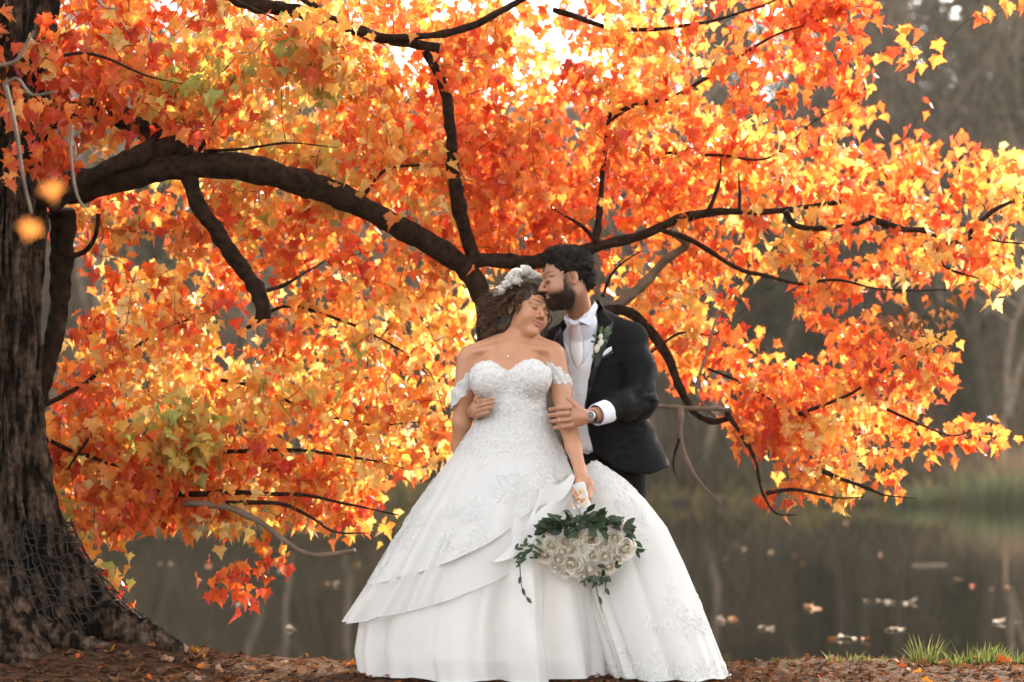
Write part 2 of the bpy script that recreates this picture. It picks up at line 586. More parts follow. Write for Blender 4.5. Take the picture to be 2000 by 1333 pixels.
def evergreen(seed, H):
    r = np.random.default_rng(seed)
    A = Acc()
    nl = 4200
    t = r.random(nl) ** .8
    z = H * (.12 + .88 * t)
    R = H * .23 * (1 - t) ** .7 * (.75 + .5 * vnoise(np.stack([z * 1.3, 0 * z + seed, 0 * z], -1)))
    az = r.random(nl) * 2 * np.pi
    rad = R * np.sqrt(r.random(nl)) * (.8 + .4 * np.sin(az * 5 + z * 2))
    c = np.stack([rad * np.cos(az), rad * np.sin(az), z - .25 * rad], -1)
    sz = r.uniform(.16, .42, nl)
    u = r.normal(size=(nl, 3)); u[:, 2] *= .4; u /= np.linalg.norm(u, axis=1, keepdims=True)
    w = np.cross(u, r.normal(size=(nl, 3))); w /= np.linalg.norm(w, axis=1, keepdims=True)
    v = np.stack([c - u * sz[:, None], c + w * sz[:, None] * .35, c + u * sz[:, None], c - w * sz[:, None] * .35], 1).reshape(-1, 3)
    g = r.uniform(.6, 1.5, nl)[:, None] * np.array([[.036, .040, .022]])
    A.add(v, np.arange(nl * 4).reshape(-1, 4), np.repeat(g, 4, 0))
    T = Acc(); T.add(*tube([(0, 0, 0), (0, 0, H * .5), (0, 0, H * .95)], [H * .02, H * .013, .02], 6))
    return T, A

protos = []
for k in range(6):
    tr, cr = bare_tree(40 + k, 15, fork=(k == 5), r0=.16 if k < 5 else .2)
    bm_ = M['far_bark'] if k % 2 else M['far_bark_dark']
    if k == 5: bm_ = M['far_bark']
    protos.append((tr.mesh('trunk', bm_), cr.mesh('crown', bm_)))
evs = []
for k in range(2):
    tr, cr = evergreen(70 + k, 13)
    evs.append((tr.mesh('trunk', M['far_bark_dark']), cr.mesh('crown', M['far_leaf'], False)))

def far_tree(kind, x, y, s, rz, label, name='bare_tree', group='bare trees on the far bank'):
    tm, cm = kind
    z = float(hill_z(np.array([x]), np.array([y]))[0]) - .15
    e = thing(name, (x, y, z), label, 'tree', group)
    e.rotation_euler = (0, 0, rz); e.scale = (s, s, s)
    for nm, me in (('trunk', tm), ('crown', cm)):
        c = bpy.data.objects.new(nm, me); COL.objects.link(c); c.parent = e

def px_x(px, Y):
    return float(at(px, 666, Y)[0])

L1 = 'bare grey brown tree standing in the wood across the pond'
for k in range(74):
    Y = rng.uniform(67, 128)
    if k < 16: Y = rng.uniform(64.5, 70)
    px = rng.uniform(-120, 2120) if k % 5 else rng.uniform(1250, 2100)
    if 960 < px < 1190 and Y > 72: continue
    far_tree(protos[k % 5], px_x(px, Y), Y, rng.uniform(.6, 1.15), rng.uniform(0, 6.28), L1)
far_tree(protos[5], px_x(1958, 64.6), 64.6, .78, .12, 'pale forked bare tree leaning over the far bank at the right edge', 'forked_tree', None)
for k, (px, Y, s) in enumerate([(1905, 96, 1.3), (1760, 104, 1.25), (2010, 88, 1.25), (1640, 116, 1.2), (1350, 100, .9), (300, 92, 1.0), (1830, 118, 1.2), (60, 100, 1.1), (1965, 110, 1.3), (1700, 122, 1.25), (1560, 120, 1.1), (1730, 84, .8), (1880, 76, .7), (1480, 88, .7), (640, 110, 1.1), (400, 118, 1.1), (200, 116, 1.2), (1290, 122, 1.0), (1400, 112, 1.2), (1450, 124, 1.2), (2040, 100, 1.3), (1600, 76, .55)]):
    far_tree(evs[k % 2], px_x(px, Y), Y, s, k, 'dark evergreen standing on the slope across the pond', 'evergreen_tree', 'evergreens on the far slope')

# undergrowth that nobody could count
A = Acc()
N = 26000
Yp = 64 + 70 * rng.random(N) ** 1.6
Xp = (rng.random(N) - .5) * (Yp * .62)
Zp = hill_z(Xp, Yp)
hgt = rng.uniform(.3, 2.0, N) * (.5 + .8 * np.clip(vnoise(np.stack([Xp * .25, Yp * .2, 0 * Xp], -1)) + .5, 0, 1))
lean = rng.normal(size=(N, 3)) * [.75, .5, 0]
w = rng.uniform(.015, .05, N)
top = np.stack([Xp, Yp, Zp], -1) + lean * hgt[:, None] + np.stack([0 * hgt, 0 * hgt, hgt], -1)
bs = np.stack([Xp, Yp, Zp - .05], -1)
dx = np.stack([w, 0 * w, 0 * w], -1)
v = np.stack([bs - dx, bs + dx, top + dx * .4, top - dx * .4], 1).reshape(-1, 3)
tone = rng.random(N)[:, None]
c = np.where(rng.random((N, 1)) < .3, np.array([[.040, .045, .022]]), np.array([[.022, .018, .012]]) * (1 - tone) + np.array([[.15, .11, .075]]) * tone)
A.add(v, np.arange(N * 4).reshape(-1, 4), np.repeat(c, 4, 0))
put('undergrowth', A.mesh('undergrowth', M['far_leaf'], False), kind='stuff', label='grey brown undergrowth covering the slope across the pond', cat='undergrowth')

# waterside plants: yellow brown fringe and green clumps
def blades(n, cx, cy, rx, ry, zf, h, cols, wid, seed, lean=.35, base=None):
    r = np.random.default_rng(seed)
    a = r.random(n) * 2 * np.pi; q = np.sqrt(r.random(n))
    x = cx + rx * q * np.cos(a); y = cy + ry * q * np.sin(a)
    z = zf(x, y)
    hh = h * r.uniform(.45, 1.1, n)
    out = np.stack([np.cos(a) * q, np.sin(a) * q, 0 * q], -1) * lean + r.normal(size=(n, 3)) * [.15, .15, 0]
    p0 = np.stack([x, y, z - .02], -1)
    p1 = p0 + out * hh[:, None] * .35 + np.stack([0 * hh, 0 * hh, hh * .6], -1)
    p2 = p0 + out * hh[:, None] * 1.0 + np.stack([0 * hh, 0 * hh, hh], -1)
    ang = r.random(n) * np.pi
    wd = np.stack([np.cos(ang), np.sin(ang) * .6, 0 * ang], -1) * wid * r.uniform(.6, 1.3, n)[:, None]
    v = np.stack([p0 - wd, p0 + wd, p1 + wd * .8, p1 - wd * .8, p2 + wd * .1, p2 - wd * .1], 1).reshape(-1, 3)
    i = np.arange(n)[:, None] * 6
    f = np.concatenate([i + [[0, 1, 2, 3]], i + [[3, 2, 4, 5]]])
    cols = np.array(cols)
    t = r.integers(0, len(cols), n)
    c = cols[t] * r.uniform(.75, 1.25, (n, 1))
    A = Acc(); A.add(v, f, np.repeat(c, 6, 0))
    return A

M['blade'] = leafmat('grass_blade', False, .4, .6, spec=.2)
A = Acc()
for k in range(240):
    x = rng.uniform(-22, 22)
    y = float(shore(np.array([x]))[0]) + rng.uniform(.1, 3.5)
    green = rng.random()
    cols = [(.22, .17, .06), (.28, .21, .08), (.14, .13, .05)] if green < .6 else [(.12, .13, .05), (.17, .15, .07), (.2, .12, .06)]
    q = blades(60, x, y, .8, .5, hill_z, rng.uniform(.25, .75), cols, .03, k)
    A.add(q.v[0], q.f[0], q.c[0])
put('waterside_grass', A.mesh('waterside_grass', M['blade'], False), kind='stuff', label='yellow brown grass fringing the far shore of the pond', cat='grass')
for px, Y, rx, h, lab in [(1945, 60.6, 1.25, 1.25, 'big pale green grass clump growing from the water at the right edge'),
                          (1790, 61.8, .9, .7, 'low green brown grass clump on the far shore left of the big one'),
                          (1985, 62.6, .9, 1.9, 'tall pinkish dry reed clump behind the big green one')]:
    cols = [(.11, .125, .06), (.15, .155, .09), (.07, .09, .04)] if 'pink' not in lab else [(.17, .12, .085), (.13, .09, .06)]
    zf = lambda x, y: np.maximum(hill_z(x, y), WATER_Z - .05)
    x0 = px_x(px, Y)
    q = blades(520, x0, Y, rx, .6, zf, h, cols, .018, int(px), .5)
    put('grass_clump', q.mesh('grass_clump', M['blade'], False), label=lab, cat='grass clump', group='grass clumps on the far shore')
Q = at(1560, 955, 63.2)
# drift branches and stones at the far waterline
for k, (px, rpx) in enumerate([(1330, 15), (1420, 9), (1500, 12), (1615, 9), (1700, 13)]):
    x = px_x(px, 61.6); y = float(shore(np.array([x]))[0]) - .3
    p = np.random.default_rng(k).normal(size=(60, 3)); p /= np.linalg.norm(p, axis=1, keepdims=True)
    nu, nv = 9, 6
    u, w_ = np.meshgrid(np.arange(nu) * 2 * np.pi / nu, np.linspace(-1.5, 1.5, nv), indexing='ij')
    P = np.stack([np.cos(w_) * np.cos(u), np.cos(w_) * np.sin(u), np.sin(w_)], -1)
    P = P.transpose(1, 0, 2).reshape(-1, 3)
    P = P * (1 + .25 * vnoise(P * 2 + k * 9))[:, None] * [rpx / 62., .25, .16]
    put('shore_stone', mesh('shore_stone', P + [x, y, WATER_Z + .08], grid_faces(nv, nu, True), M['far_bark_dark']),
        label='grey stone lying at the waterline of the far shore', cat='stone', group='stones along the far waterline')
# ------------------------------------------------------------------ maple leaves
HALF = [(.03, .0), (.20, -.09), (.44, -.08), (.38, .06), (.46, .16), (.64, .42), (.46, .42), (.42, .52), (.27, .46), (.28, .64), (.13, .72), (0, 1.0)]
def leaf_shape(seed, curl=1.0):
    r = np.random.default_rng(seed)
    h = np.array(HALF)
    out = np.vstack([h, (h[:-1] * [-1, 1])[::-1]])
    out = out * (1 + r.normal(0, .05, out.shape))
    pts = np.vstack([[[0, .25]], out])
    x, y = pts[:, 0], pts[:, 1]
    fold = r.uniform(.15, .95) * curl; bend = r.uniform(-.75, .35) * curl; tw = r.uniform(-.7, .7) * curl
    z = fold * np.abs(x) + bend * y * y + tw * x * y + .12 * curl * r.normal(0, .4, len(x)) * (np.hypot(x, y - .25) > .3)
    st = np.array([[0, .25, 0]])
    v = np.stack([x, y, z], -1)
    n = len(out)
    f = np.array([[0, 1 + i, 1 + (i + 1) % n] for i in range(n)])
    # leaf stalk
    sv = np.array([[-.012, .0, 0], [.012, .0, 0], [.02, -.5, .08 * curl]])
    return np.vstack([v, sv]), np.vstack([f, [[len(v), len(v) + 1, len(v) + 2]]])

SHAPES = [leaf_shape(k) for k in range(12)]

PAL = {
    'red': [(.72, .085, .020), (.80, .14, .028), (.82, .20, .035), (.60, .06, .022), (.84, .26, .045)],
    'orange': [(.88, .25, .045), (.90, .33, .06), (.86, .19, .038), (.90, .41, .09), (.90, .29, .055), (.82, .13, .033)],
    'gold': [(.90, .51, .10), (.90, .60, .17), (.90, .42, .075), (.84, .56, .16), (.90, .33, .055), (.90, .66, .26)],
    'green': [(.52, .50, .11), (.68, .56, .13), (.42, .45, .11), (.80, .58, .13), (.88, .46, .08)],
    'brown': [(.20, .09, .035), (.28, .13, .05), (.34, .13, .04)],
}

# ------------------------------------------------------------------ the maple: trunk, limbs
tree = thing('maple_tree', at(-20, 1255, 9.0), 'large maple with orange and red leaves and a dark trunk at the left', 'tree')

TR = spline([[*at(20, -420, 9.1), .25], [*at(8, -80, 9.08), .22], [*at(-8, 200, 9.06), .215], [*at(-30, 420, 9.04), .225], [*at(-32, 600, 9.03), .215],
             [*at(-36, 800, 9.02), .225], [*at(-38, 950, 9.0), .26], [*at(-34, 1080, 9.02), .33], [*at(-26, 1180, 9.04), .43], [*at(-16, 1265, 9.08), .56], [*at(-16, 1340, 9.1), .64]], 260)
def trunk_point(t, a, off=0.0):
    """t 0..1 down the trunk, a angle; arrays alike"""
    u = np.clip(t, 0, 1) * (len(TR) - 1)
    i = np.minimum(u.astype(int), len(TR) - 2); q = (u - i)[:, None]
    P = TR[i] * (1 - q) + TR[i + 1] * q
    z = P[:, 2]
    low = np.clip((0.75 - z) / .75, 0, 1)
    r = P[:, 3] * (1 + .10 * np.sin(a * 3 + 1.2) + .05 * np.sin(a * 5 + z * 1.5))
    r = r + low ** 2 * .16 * np.maximum(np.cos(a * 2.5 - .25), 0) ** 2
    q3 = np.stack([np.cos(a) * 4.2, np.sin(a) * 4.2, z * 1.0], -1)
    warp = .35 * vnoise(q3 * np.array([1, 1, 2.]))
    q4 = np.stack([np.cos(a) * 8.0 + warp, np.sin(a) * 8.0 + warp, z * 1.7], -1)
    rid = 1 - np.abs(vnoise(q4)) * 1.6 + .5 * (1 - np.abs(vnoise(q4 * np.array([2, 2, 2.6]))) * 1.6)
    r = r + .046 * np.clip(rid, -.8, .9) + .010 * fbm(q4 * np.array([2.5, 2.5, 4.5]), 2) + .008 * vnoise(q4 * 4) - .012 + off
    return np.stack([P[:, 0] + r * np.cos(a), P[:, 1] + r * np.sin(a), z], -1)
nt_, na_ = 520, 380
T, Aa = np.meshgrid(np.linspace(0, 1, nt_), np.arange(na_) * 2 * np.pi / na_, indexing='ij')
v = trunk_point(T.ravel(), Aa.ravel())
put('trunk', mesh('trunk', v, grid_faces(nt_, na_, True), M['bark']), tree)

BR = []
def limb(pts, r0, r1, n=60, sides=14, rough=.22, mat='branch_bark', name='branch', par=None, keep=True):
    """pts rows (px, py, Y); r0, r1 radii in photograph pixels at the limb's own depth"""
    if r0 < 8 and pts[0][2] > 9.55: pts = [(a, b, max(c - .17, 9.2)) for a, b, c in pts]
    W = np.array([[*at(*p), 0] for p in pts])
    Pm = spline(W[:, :3], n)
    Pm = Pm + .012 * np.stack([vnoise(Pm * 5 + k * 31) for k in range(3)], -1) * min(1, 4 / max(r0, 1) + .35)
    if r1 < 4: r1 = r1 * .4
    rr = np.linspace(r0, r1, n) * Pm[:, 1] / F
    rr = rr * (1 + .10 * vnoise(np.stack([np.arange(n) * .21 + pts[0][0], 0 * rr, 0 * rr], -1)))
    v, f = tube(Pm, rr, sides)
    if rough:
        c = np.repeat(np.vstack([Pm[:1], Pm, Pm[-1:]]), sides, 0)
        R = np.repeat(np.concatenate([[0], rr, [0]]), sides)
        d = v - c
        k = fbm(v * np.array([22, 22, 22.]) , 2)
        v = c + d * (1 + rough * k)[:, None]
    if keep: BR.append((Pm, rr))
    return put(name, mesh(name, v, f, M[mat]), tree if par is None else par)

limb([(20, 385, 9.05), (130, 368, 8.98), (250, 344, 8.97), (330, 326, 8.98), (450, 326, 9.05), (530, 340, 9.1), (600, 360, 9.2), (660, 382, 9.26), (720, 412, 9.32), (830, 472, 9.45), (905, 522, 9.55), (938, 570, 9.58), (948, 620, 9.6), (955, 700, 9.62), (1010, 790, 9.65)], 31, 17, 170, 26, .13)
limb([(908, 512, 9.55), (960, 508, 9.58), (1040, 512, 9.65), (1110, 498, 9.72), (1180, 478, 9.8), (1260, 458, 9.9), (1330, 428, 9.95), (1400, 414, 10.0), (1480, 414, 10.05), (1560, 408, 10.1), (1640, 395, 10.2)], 15, 5, 110, 16)
limb([(925, 500, 9.56), (900, 420, 9.5), (884, 330, 9.5), (880, 250, 9.45), (862, 160, 9.4), (830, 100, 9.35)], 15, 8, 80, 14)
limb([(860, 95, 9.3), (800, 84, 9.3), (740, 72, 9.25), (650, 42, 9.2), (560, 20, 9.15), (480, 2, 9.1), (380, -60, 9.05)], 10, 17, 70, 14)
limb([(1162, 486, 9.78), (1170, 420, 9.8), (1180, 320, 9.85), (1193, 210, 9.9), (1206, 110, 9.95), (1215, 40, 10)], 8, 3.5, 60, 10)
limb([(1165, 478, 9.8), (1130, 440, 9.7), (1075, 405, 9.6)], 5, 3, 30, 8)
limb([(345, 320, 9.0), (300, 268, 9.1), (250, 236, 9.2), (200, 220, 9.25), (150, 216, 9.3), (60, 250, 9.2)], 22, 19, 70, 18)
limb([(365, 345, 9.0), (385, 395, 9.02), (420, 445, 9.05), (455, 500, 9.08), (490, 548, 9.1), (512, 590, 9.12), (514, 622, 9.13)], 17, 15, 70, 16)
limb([(520, 566, 9.1), (560, 558, 9.15), (600, 535, 9.2), (640, 505, 9.3)], 5, 2, 30, 8)
limb([(120, 410, 9.25), (122, 480, 9.3), (118, 560, 9.3), (108, 640, 9.28), (88, 730, 9.22), (70, 830, 9.15)], 25, 15, 80, 18)
limb([(140, 500, 9.3), (165, 490, 9.3), (182, 465, 9.3), (190, 420, 9.35)], 6, 4, 30, 8)
limb([(100, 410, 8.9), (170, 352, 8.85), (220, 325, 8.85), (270, 305, 8.9), (300, 292, 8.95)], 10, 22, 40, 14)
limb([(310, 300, 8.97), (332, 284, 8.96), (352, 288, 8.97), (362, 305, 9)], 22, 18, 24, 16)
limb([(380, 304, 9.0), (405, 270, 9.0), (415, 240, 9.0)], 5, 3.5, 20, 8)
limb([(395, 300, 9.0), (470, 292, 9.0), (560, 280, 9.0), (660, 286, 9.05)], 4, 2.2, 40, 8)
limb([(-20, 100, 8.8), (70, 118, 8.8), (150, 105, 8.8), (210, 118, 8.8), (290, 152, 8.8), (380, 168, 8.8)], 5, 2.5, 50, 8)
limb([(300, 962, 9.8), (400, 966, 9.8), (500, 964, 9.8), (600, 972, 9.8), (690, 988, 9.75), (780, 1004, 9.75)], 7, 3.5, 70, 10)
limb([(380, 888, 9.9), (480, 882, 9.9), (580, 880, 9.9), (700, 895, 9.9), (800, 920, 9.9)], 6, 2.5, 60, 8)
limb([(360, 984, 9.7), (440, 992, 9.68), (500, 1020, 9.66), (545, 1052, 9.64), (600, 1082, 9.62), (650, 1082, 9.6), (692, 1074, 9.6)], 7, 4, 70, 10, mat='pale_wood')
limb([(440, 985, 9.7), (540, 985, 9.7), (600, 1010, 9.7), (650, 1040, 9.7), (720, 1040, 9.68)], 5, 3, 40, 8)
limb([(180, 850, 9.6), (150, 890, 9.6), (125, 930, 9.6)], 4, 2.5, 20, 8)
limb([(1188, 236, 9.9), (1240, 210, 9.95), (1310, 192, 10.0), (1390, 150, 10.05), (1450, 108, 10.1), (1510, 72, 10.1), (1580, 45, 10.15), (1650, 12, 10.2)], 6, 3, 70, 10)
limb([(1300, 300, 10.1), (1400, 300, 10.2), (1500, 310, 10.2), (1590, 238, 10.3), (1680, 190, 10.3)], 3.5, 2, 50, 8)
limb([(1380, 418, 10.0), (1392, 385, 10.0), (1408, 345, 10.05), (1410, 300, 10.1)], 5, 3, 30, 8)
limb([(1440, 414, 10.0), (1441, 380, 10.0), (1444, 340, 10.05)], 4.5, 3, 24, 8)
limb([(1535, 410, 10.08), (1555, 440, 10.1), (1600, 450, 10.15), (1660, 442, 10.2), (1700, 430, 10.2)], 6.5, 4, 40, 10)
limb([(1700, 428, 10.2), (1760, 446, 10.25), (1815, 452, 10.3), (1828, 470, 10.3), (1880, 468, 10.35), (1905, 440, 10.4), (1945, 410, 10.45), (2010, 382, 10.5)], 7, 4, 70, 10)
limb([(1880, 466, 10.35), (1920, 462, 10.35), (1960, 476, 10.4), (2020, 482, 10.4)], 4.5, 3, 30, 8)
limb([(1825, 468, 10.3), (1835, 510, 10.3), (1860, 530, 10.3), (1920, 548, 10.35), (1985, 590, 10.4)], 4, 2, 50, 8)
limb([(1290, 450, 9.9), (1350, 470, 9.9), (1430, 520, 9.95), (1500, 538, 10.0), (1560, 552, 10.0), (1640, 552, 10.05), (1720, 564, 10.1), (1850, 568, 10.15)], 5.5, 3.5, 80, 10)
limb([(1310, 450, 9.9), (1340, 478, 10), (1300, 510, 10.1), (1250, 560, 10.15), (1205, 600, 10.15), (1180, 660, 10.15)], 7, 12, 60, 12, mat='pale_wood')
limb([(1175, 580, 9.75), (1190, 540, 9.75), (1215, 515, 9.78), (1255, 490, 9.85)], 4, 3, 30, 8)
limb([(955, 690, 9.62), (1040, 690, 9.72), (1110, 640, 9.82), (1160, 612, 9.9), (1225, 610, 9.95), (1265, 640, 10.0), (1300, 690, 10.0), (1325, 750, 10.0), (1350, 800, 10.0), (1385, 822, 10.0), (1430, 818, 10.0)], 13, 6, 80, 12)
limb([(1280, 795, 10.0), (1350, 800, 10.0), (1420, 802, 9.95)], 4.5, 4, 30, 8, mat='pale_wood')
limb([(1330, 800, 10.0), (1335, 870, 9.95), (1360, 930, 9.9), (1400, 975, 9.88), (1430, 1006, 9.86)], 5.5, 2.5, 60, 8, mat='pale_wood')
limb([(1330, 860, 9.95), (1318, 905, 9.92), (1328, 940, 9.92)], 3.5, 2, 30, 8)
limb([(1380, 720, 10.1), (1440, 745, 10.1), (1520, 790, 10.1), (1600, 822, 10.1), (1700, 820, 10.1)], 3, 2, 50, 8)
limb([(1400, 820, 10.0), (1360, 770, 10.05), (1375, 700, 10.1), (1400, 620, 10.2), (1440, 560, 10.3), (1500, 500, 10.4)], 4, 2, 60, 8, mat='pale_wood')
limb([(1420, 808, 9.95), (1450, 850, 9.92), (1475, 900, 9.9), (1490, 960, 9.88), (1516, 1004, 9.86), (1560, 1010, 9.86)], 5.5, 2.5, 60, 8)
limb([(1498, 962, 9.88), (1560, 958, 9.9), (1640, 972, 9.92), (1690, 970, 9.92)], 4, 3, 40, 8)
limb([(1610, 918, 9.95), (1680, 945, 9.95), (1730, 966, 9.95), (1790, 975, 9.95)], 5, 3, 40, 8)
limb([(1560, 810, 10.1), (1660, 770, 10.2), (1760, 700, 10.25), (1850, 655, 10.3)], 4, 2, 50, 8)
limb([(1730, 800, 10.2), (1800, 830, 10.2), (1860, 850, 10.2), (1920, 835, 10.2)], 3.5, 2, 40, 8)
limb([(1270, 690, 10.0), (1330, 650, 10.2), (1400, 650, 10.3), (1460, 600, 10.4)], 3, 1.5, 40, 8)
limb([(700, 400, 9.3), (760, 330, 9.5), (850, 320, 9.7), (900, 300, 9.9)], 4, 2, 40, 8)
limb([(430, 740, 9.9), (520, 760, 10.0), (600, 800, 10.1), (720, 830, 10.1), (850, 820, 10.0)], 4, 2, 50, 8)
limb([(480, 640, 9.9), (560, 600, 10.0), (700, 640, 10.1), (830, 720, 10.2), (870, 800, 10.2)], 4, 2, 50, 8)
limb([(60, 800, 9.3), (150, 760, 9.6), (230, 700, 9.8), (330, 640, 9.9), (400, 620, 10.0)], 6, 2, 50, 8)
limb([(80, 860, 9.4), (200, 900, 9.6), (300, 930, 9.7), (400, 940, 9.8)], 5, 3, 50, 8)
limb([(540, -40, 9.0), (700, 60, 9.2), (900, 60, 9.3), (1080, -30, 9.4), (1300, -80, 9.6)], 9, 5, 60, 8)
limb([(1080, 20, 9.6), (1250, 60, 9.8), (1420, 30, 9.9), (1600, -30, 10.0)], 6, 3, 50, 8)
limb([(460, 0, 8.75), (540, 40, 8.72), (600, 82, 8.7), (650, 100, 8.7)], 3, 1.5, 30, 8)

# foliage: where clusters of leaves hang  (ellipse cx, cy, rx, ry; clusters; depths; colours)
ZONES = [
    (70, 120, 110, 150, 30, (8.6, 9.5), ('red', 'red', 'red', 'orange')),
    (70, 270, 100, 100, 20, (8.55, 9.2), ('red', 'red', 'orange')),
    (230, 120, 150, 130, 62, (8.8, 9.9), ('red', 'orange', 'red', 'gold')),
    (330, 180, 200, 90, 62, (8.8, 10.2), ('orange', 'red', 'orange', 'green')),
    (520, 100, 190, 110, 74, (8.8, 10.6), ('gold', 'green', 'orange', 'gold')),
    (610, 110, 90, 60, 26, (8.55, 8.8), ('green', 'gold', 'orange')),
    (760, 110, 180, 120, 90, (9.2, 10.8), ('orange', 'gold', 'orange', 'red')),
    (560, 300, 260, 110, 118, (9.3, 10.8), ('gold', 'gold', 'orange', 'green')),
    (820, 290, 220, 130, 115, (9.4, 11), ('orange', 'gold', 'orange', 'red')),
    (1060, 260, 200, 150, 115, (9.5, 11), ('orange', 'orange', 'red', 'gold')),
    (980, 60, 120, 80, 40, (9.4, 10.8), ('orange', 'gold', 'red')),
    (1230, 90, 190, 120, 84, (9.5, 10.9), ('orange', 'orange', 'gold', 'red')),
    (1330, 250, 190, 120, 92, (9.6, 10.8), ('orange', 'orange', 'red', 'gold')),
    (1520, 60, 120, 70, 22, (9.8, 10.4), ('orange', 'red')),
    (1540, 190, 150, 80, 36, (9.9, 10.5), ('red', 'orange', 'orange')),
    (1690, 130, 100, 80, 18, (10, 10.4), ('red', 'orange')),
    (1600, 20, 200, 50, 22, (9.9, 10.4), ('orange', 'red')),
    (1240, 370, 200, 90, 72, (9.9, 10.9), ('orange', 'red', 'orange')),
    (1450, 350, 200, 100, 86, (9.9, 10.8), ('orange', 'gold', 'orange', 'red')),
    (1660, 370, 160, 90, 62, (9.9, 10.7), ('orange', 'gold', 'red')),
    (1780, 320, 70, 80, 20, (10, 10.5), ('orange', 'red')),
    (1860, 420, 130, 80, 42, (10, 10.6), ('orange', 'gold', 'orange', 'red')),
    (1910, 330, 50, 60, 9, (10.1, 10.5), ('orange',)),
    (1960, 390, 50, 90, 17, (10.1, 10.5), ('orange', 'gold')),
    (1790, 520, 140, 70, 38, (10, 10.5), ('gold', 'orange', 'red')),
    (1935, 520, 60, 45, 12, (10, 10.5), ('gold', 'orange')),
    (1620, 575, 70, 55, 20, (9.9, 10.3), ('red', 'orange')),
    (1560, 500, 60, 45, 12, (10, 10.4), ('gold', 'green')),
    (1390, 520, 100, 70, 34, (9.9, 10.6), ('orange', 'gold', 'red')),
    (1310, 600, 90, 90, 36, (10, 10.7), ('orange', 'gold')),
    (1370, 700, 80, 60, 28, (10, 10.5), ('orange', 'red')),
    (1240, 540, 70, 70, 14, (10.3, 10.9), ('orange', 'gold')),
    (1590, 740, 130, 90, 62, (9.8, 10.5), ('orange', 'red', 'orange', 'gold')),
    (1500, 830, 80, 60, 32, (9.8, 10.3), ('orange', 'red')),
    (1620, 850, 110, 80, 48, (9.8, 10.5), ('orange', 'orange', 'gold')),
    (1610, 940, 70, 40, 17, (9.8, 10.2), ('orange', 'gold')),
    (1690, 660, 70, 50, 16, (10, 10.5), ('red', 'red', 'orange')),
    (1780, 780, 60, 60, 20, (10, 10.5), ('orange',)),
    (1815, 700, 32, 60, 14, (10.1, 10.4), ('gold', 'orange')),
    (1860, 855, 65, 22, 9, (10.1, 10.3), ('red', 'orange')),
    (1700, 910, 60, 50, 11, (9.9, 10.3), ('orange',)),
    (1770, 620, 90, 28, 10, (10.1, 10.4), ('brown',)),
    (1502, 1000, 22, 22, 2, (9.85, 9.9), ('red',)),
    (1720, 25, 110, 32, 6, (9.8, 10.2), ('orange', 'red')),
    (1980, 15, 40, 30, 3, (10, 10.2), ('orange',)),
    (300, 430, 190, 70, 46, (9.4, 10.6), ('orange', 'gold', 'red')),
    (600, 460, 220, 110, 92, (9.4, 10.9), ('orange', 'gold', 'red', 'orange')),
    (820, 600, 120, 120, 62, (9.7, 10.8), ('gold', 'orange', 'gold')),
    (1010, 440, 120, 80, 40, (9.8, 10.8), ('orange', 'red')),
    (330, 560, 140, 60, 36, (9.5, 10.5), ('orange', 'red', 'gold')),
    (290, 680, 140, 130, 92, (9.4, 10.5), ('orange', 'gold', 'orange', 'gold')),
    (620, 640, 130, 70, 34, (9.8, 10.8), ('orange', 'gold')),
    (560, 800, 200, 110, 112, (9.6, 10.8), ('gold', 'orange', 'gold', 'green')),
    (780, 800, 140, 120, 72, (9.7, 10.8), ('gold', 'orange', 'gold')),
    (230, 860, 160, 110, 92, (9.4, 10.4), ('orange', 'gold', 'red', 'orange')),
    (340, 880, 70, 90, 34, (9.35, 9.6), ('green', 'green', 'gold')),
    (450, 900, 120, 70, 40, (9.5, 10.3), ('orange', 'red', 'gold')),
    (250, 970, 130, 60, 46, (9.4, 10.2), ('red', 'orange', 'orange')),
    (430, 1000, 90, 40, 18, (9.5, 10.2), ('orange', 'gold')),
    (640, 950, 150, 60, 54, (9.6, 10.5), ('orange', 'gold', 'orange')),
    (660, 1010, 90, 24, 11, (9.6, 10.1), ('orange', 'red')),
    (120, 880, 60, 80, 24, (9.5, 10), ('orange', 'gold')),
    (160, 640, 30, 20, 3, (9.5, 9.8), ('red',)),
    (170, 760, 60, 60, 10, (9.6, 9.9), ('red', 'orange')),
    (495, 1095, 26, 40, 5, (9.6, 9.7), ('orange', 'red')),
    (440, 1150, 34, 24, 4, (9.6, 9.7), ('orange', 'red')),
    (205, 1120, 30, 30, 4, (9.5, 9.7), ('green', 'gold')),
    (235, 1175, 16, 18, 2, (9.5, 9.6), ('red',)),
    (150, 1030, 60, 26, 8, (9.5, 9.9), ('green', 'orange')),
    (700, -80, 700, 60, 110, (9.0, 11), ('orange', 'gold', 'red')),
    (1300, -60, 300, 50, 30, (9.6, 10.8), ('orange', 'red')),
    (900, 400, 90, 60, 26, (9.8, 10.9), ('orange', 'red')),
    (340, -10, 200, 50, 26, (9.2, 10.4), ('orange', 'gold', 'red')),
    (180, 20, 120, 60, 20, (9.2, 10.4), ('red', 'orange')),
    (450, 180, 110, 60, 22, (9.8, 10.8), ('gold', 'gold')),
]
HOLES = [(1078, 92, 52, 56, .97), (545, 160, 34, 20, .6), (470, 660, 80, 55, .8), (120, 560, 70, 110, .97), (1200, 590, 40, 30, .6), (575, 28, 40, 18, .7), (1480, 600, 50, 70, .9), (1105, 300, 14, 20, .7), (1420, 455, 30, 18, .8), (1310, 40, 30, 18, .5),
         (640, 700, 36, 26, .7), (270, 500, 40, 26, .8), (420, 800, 30, 20, .6), (740, 860, 30, 22, .6)]
clusters = []
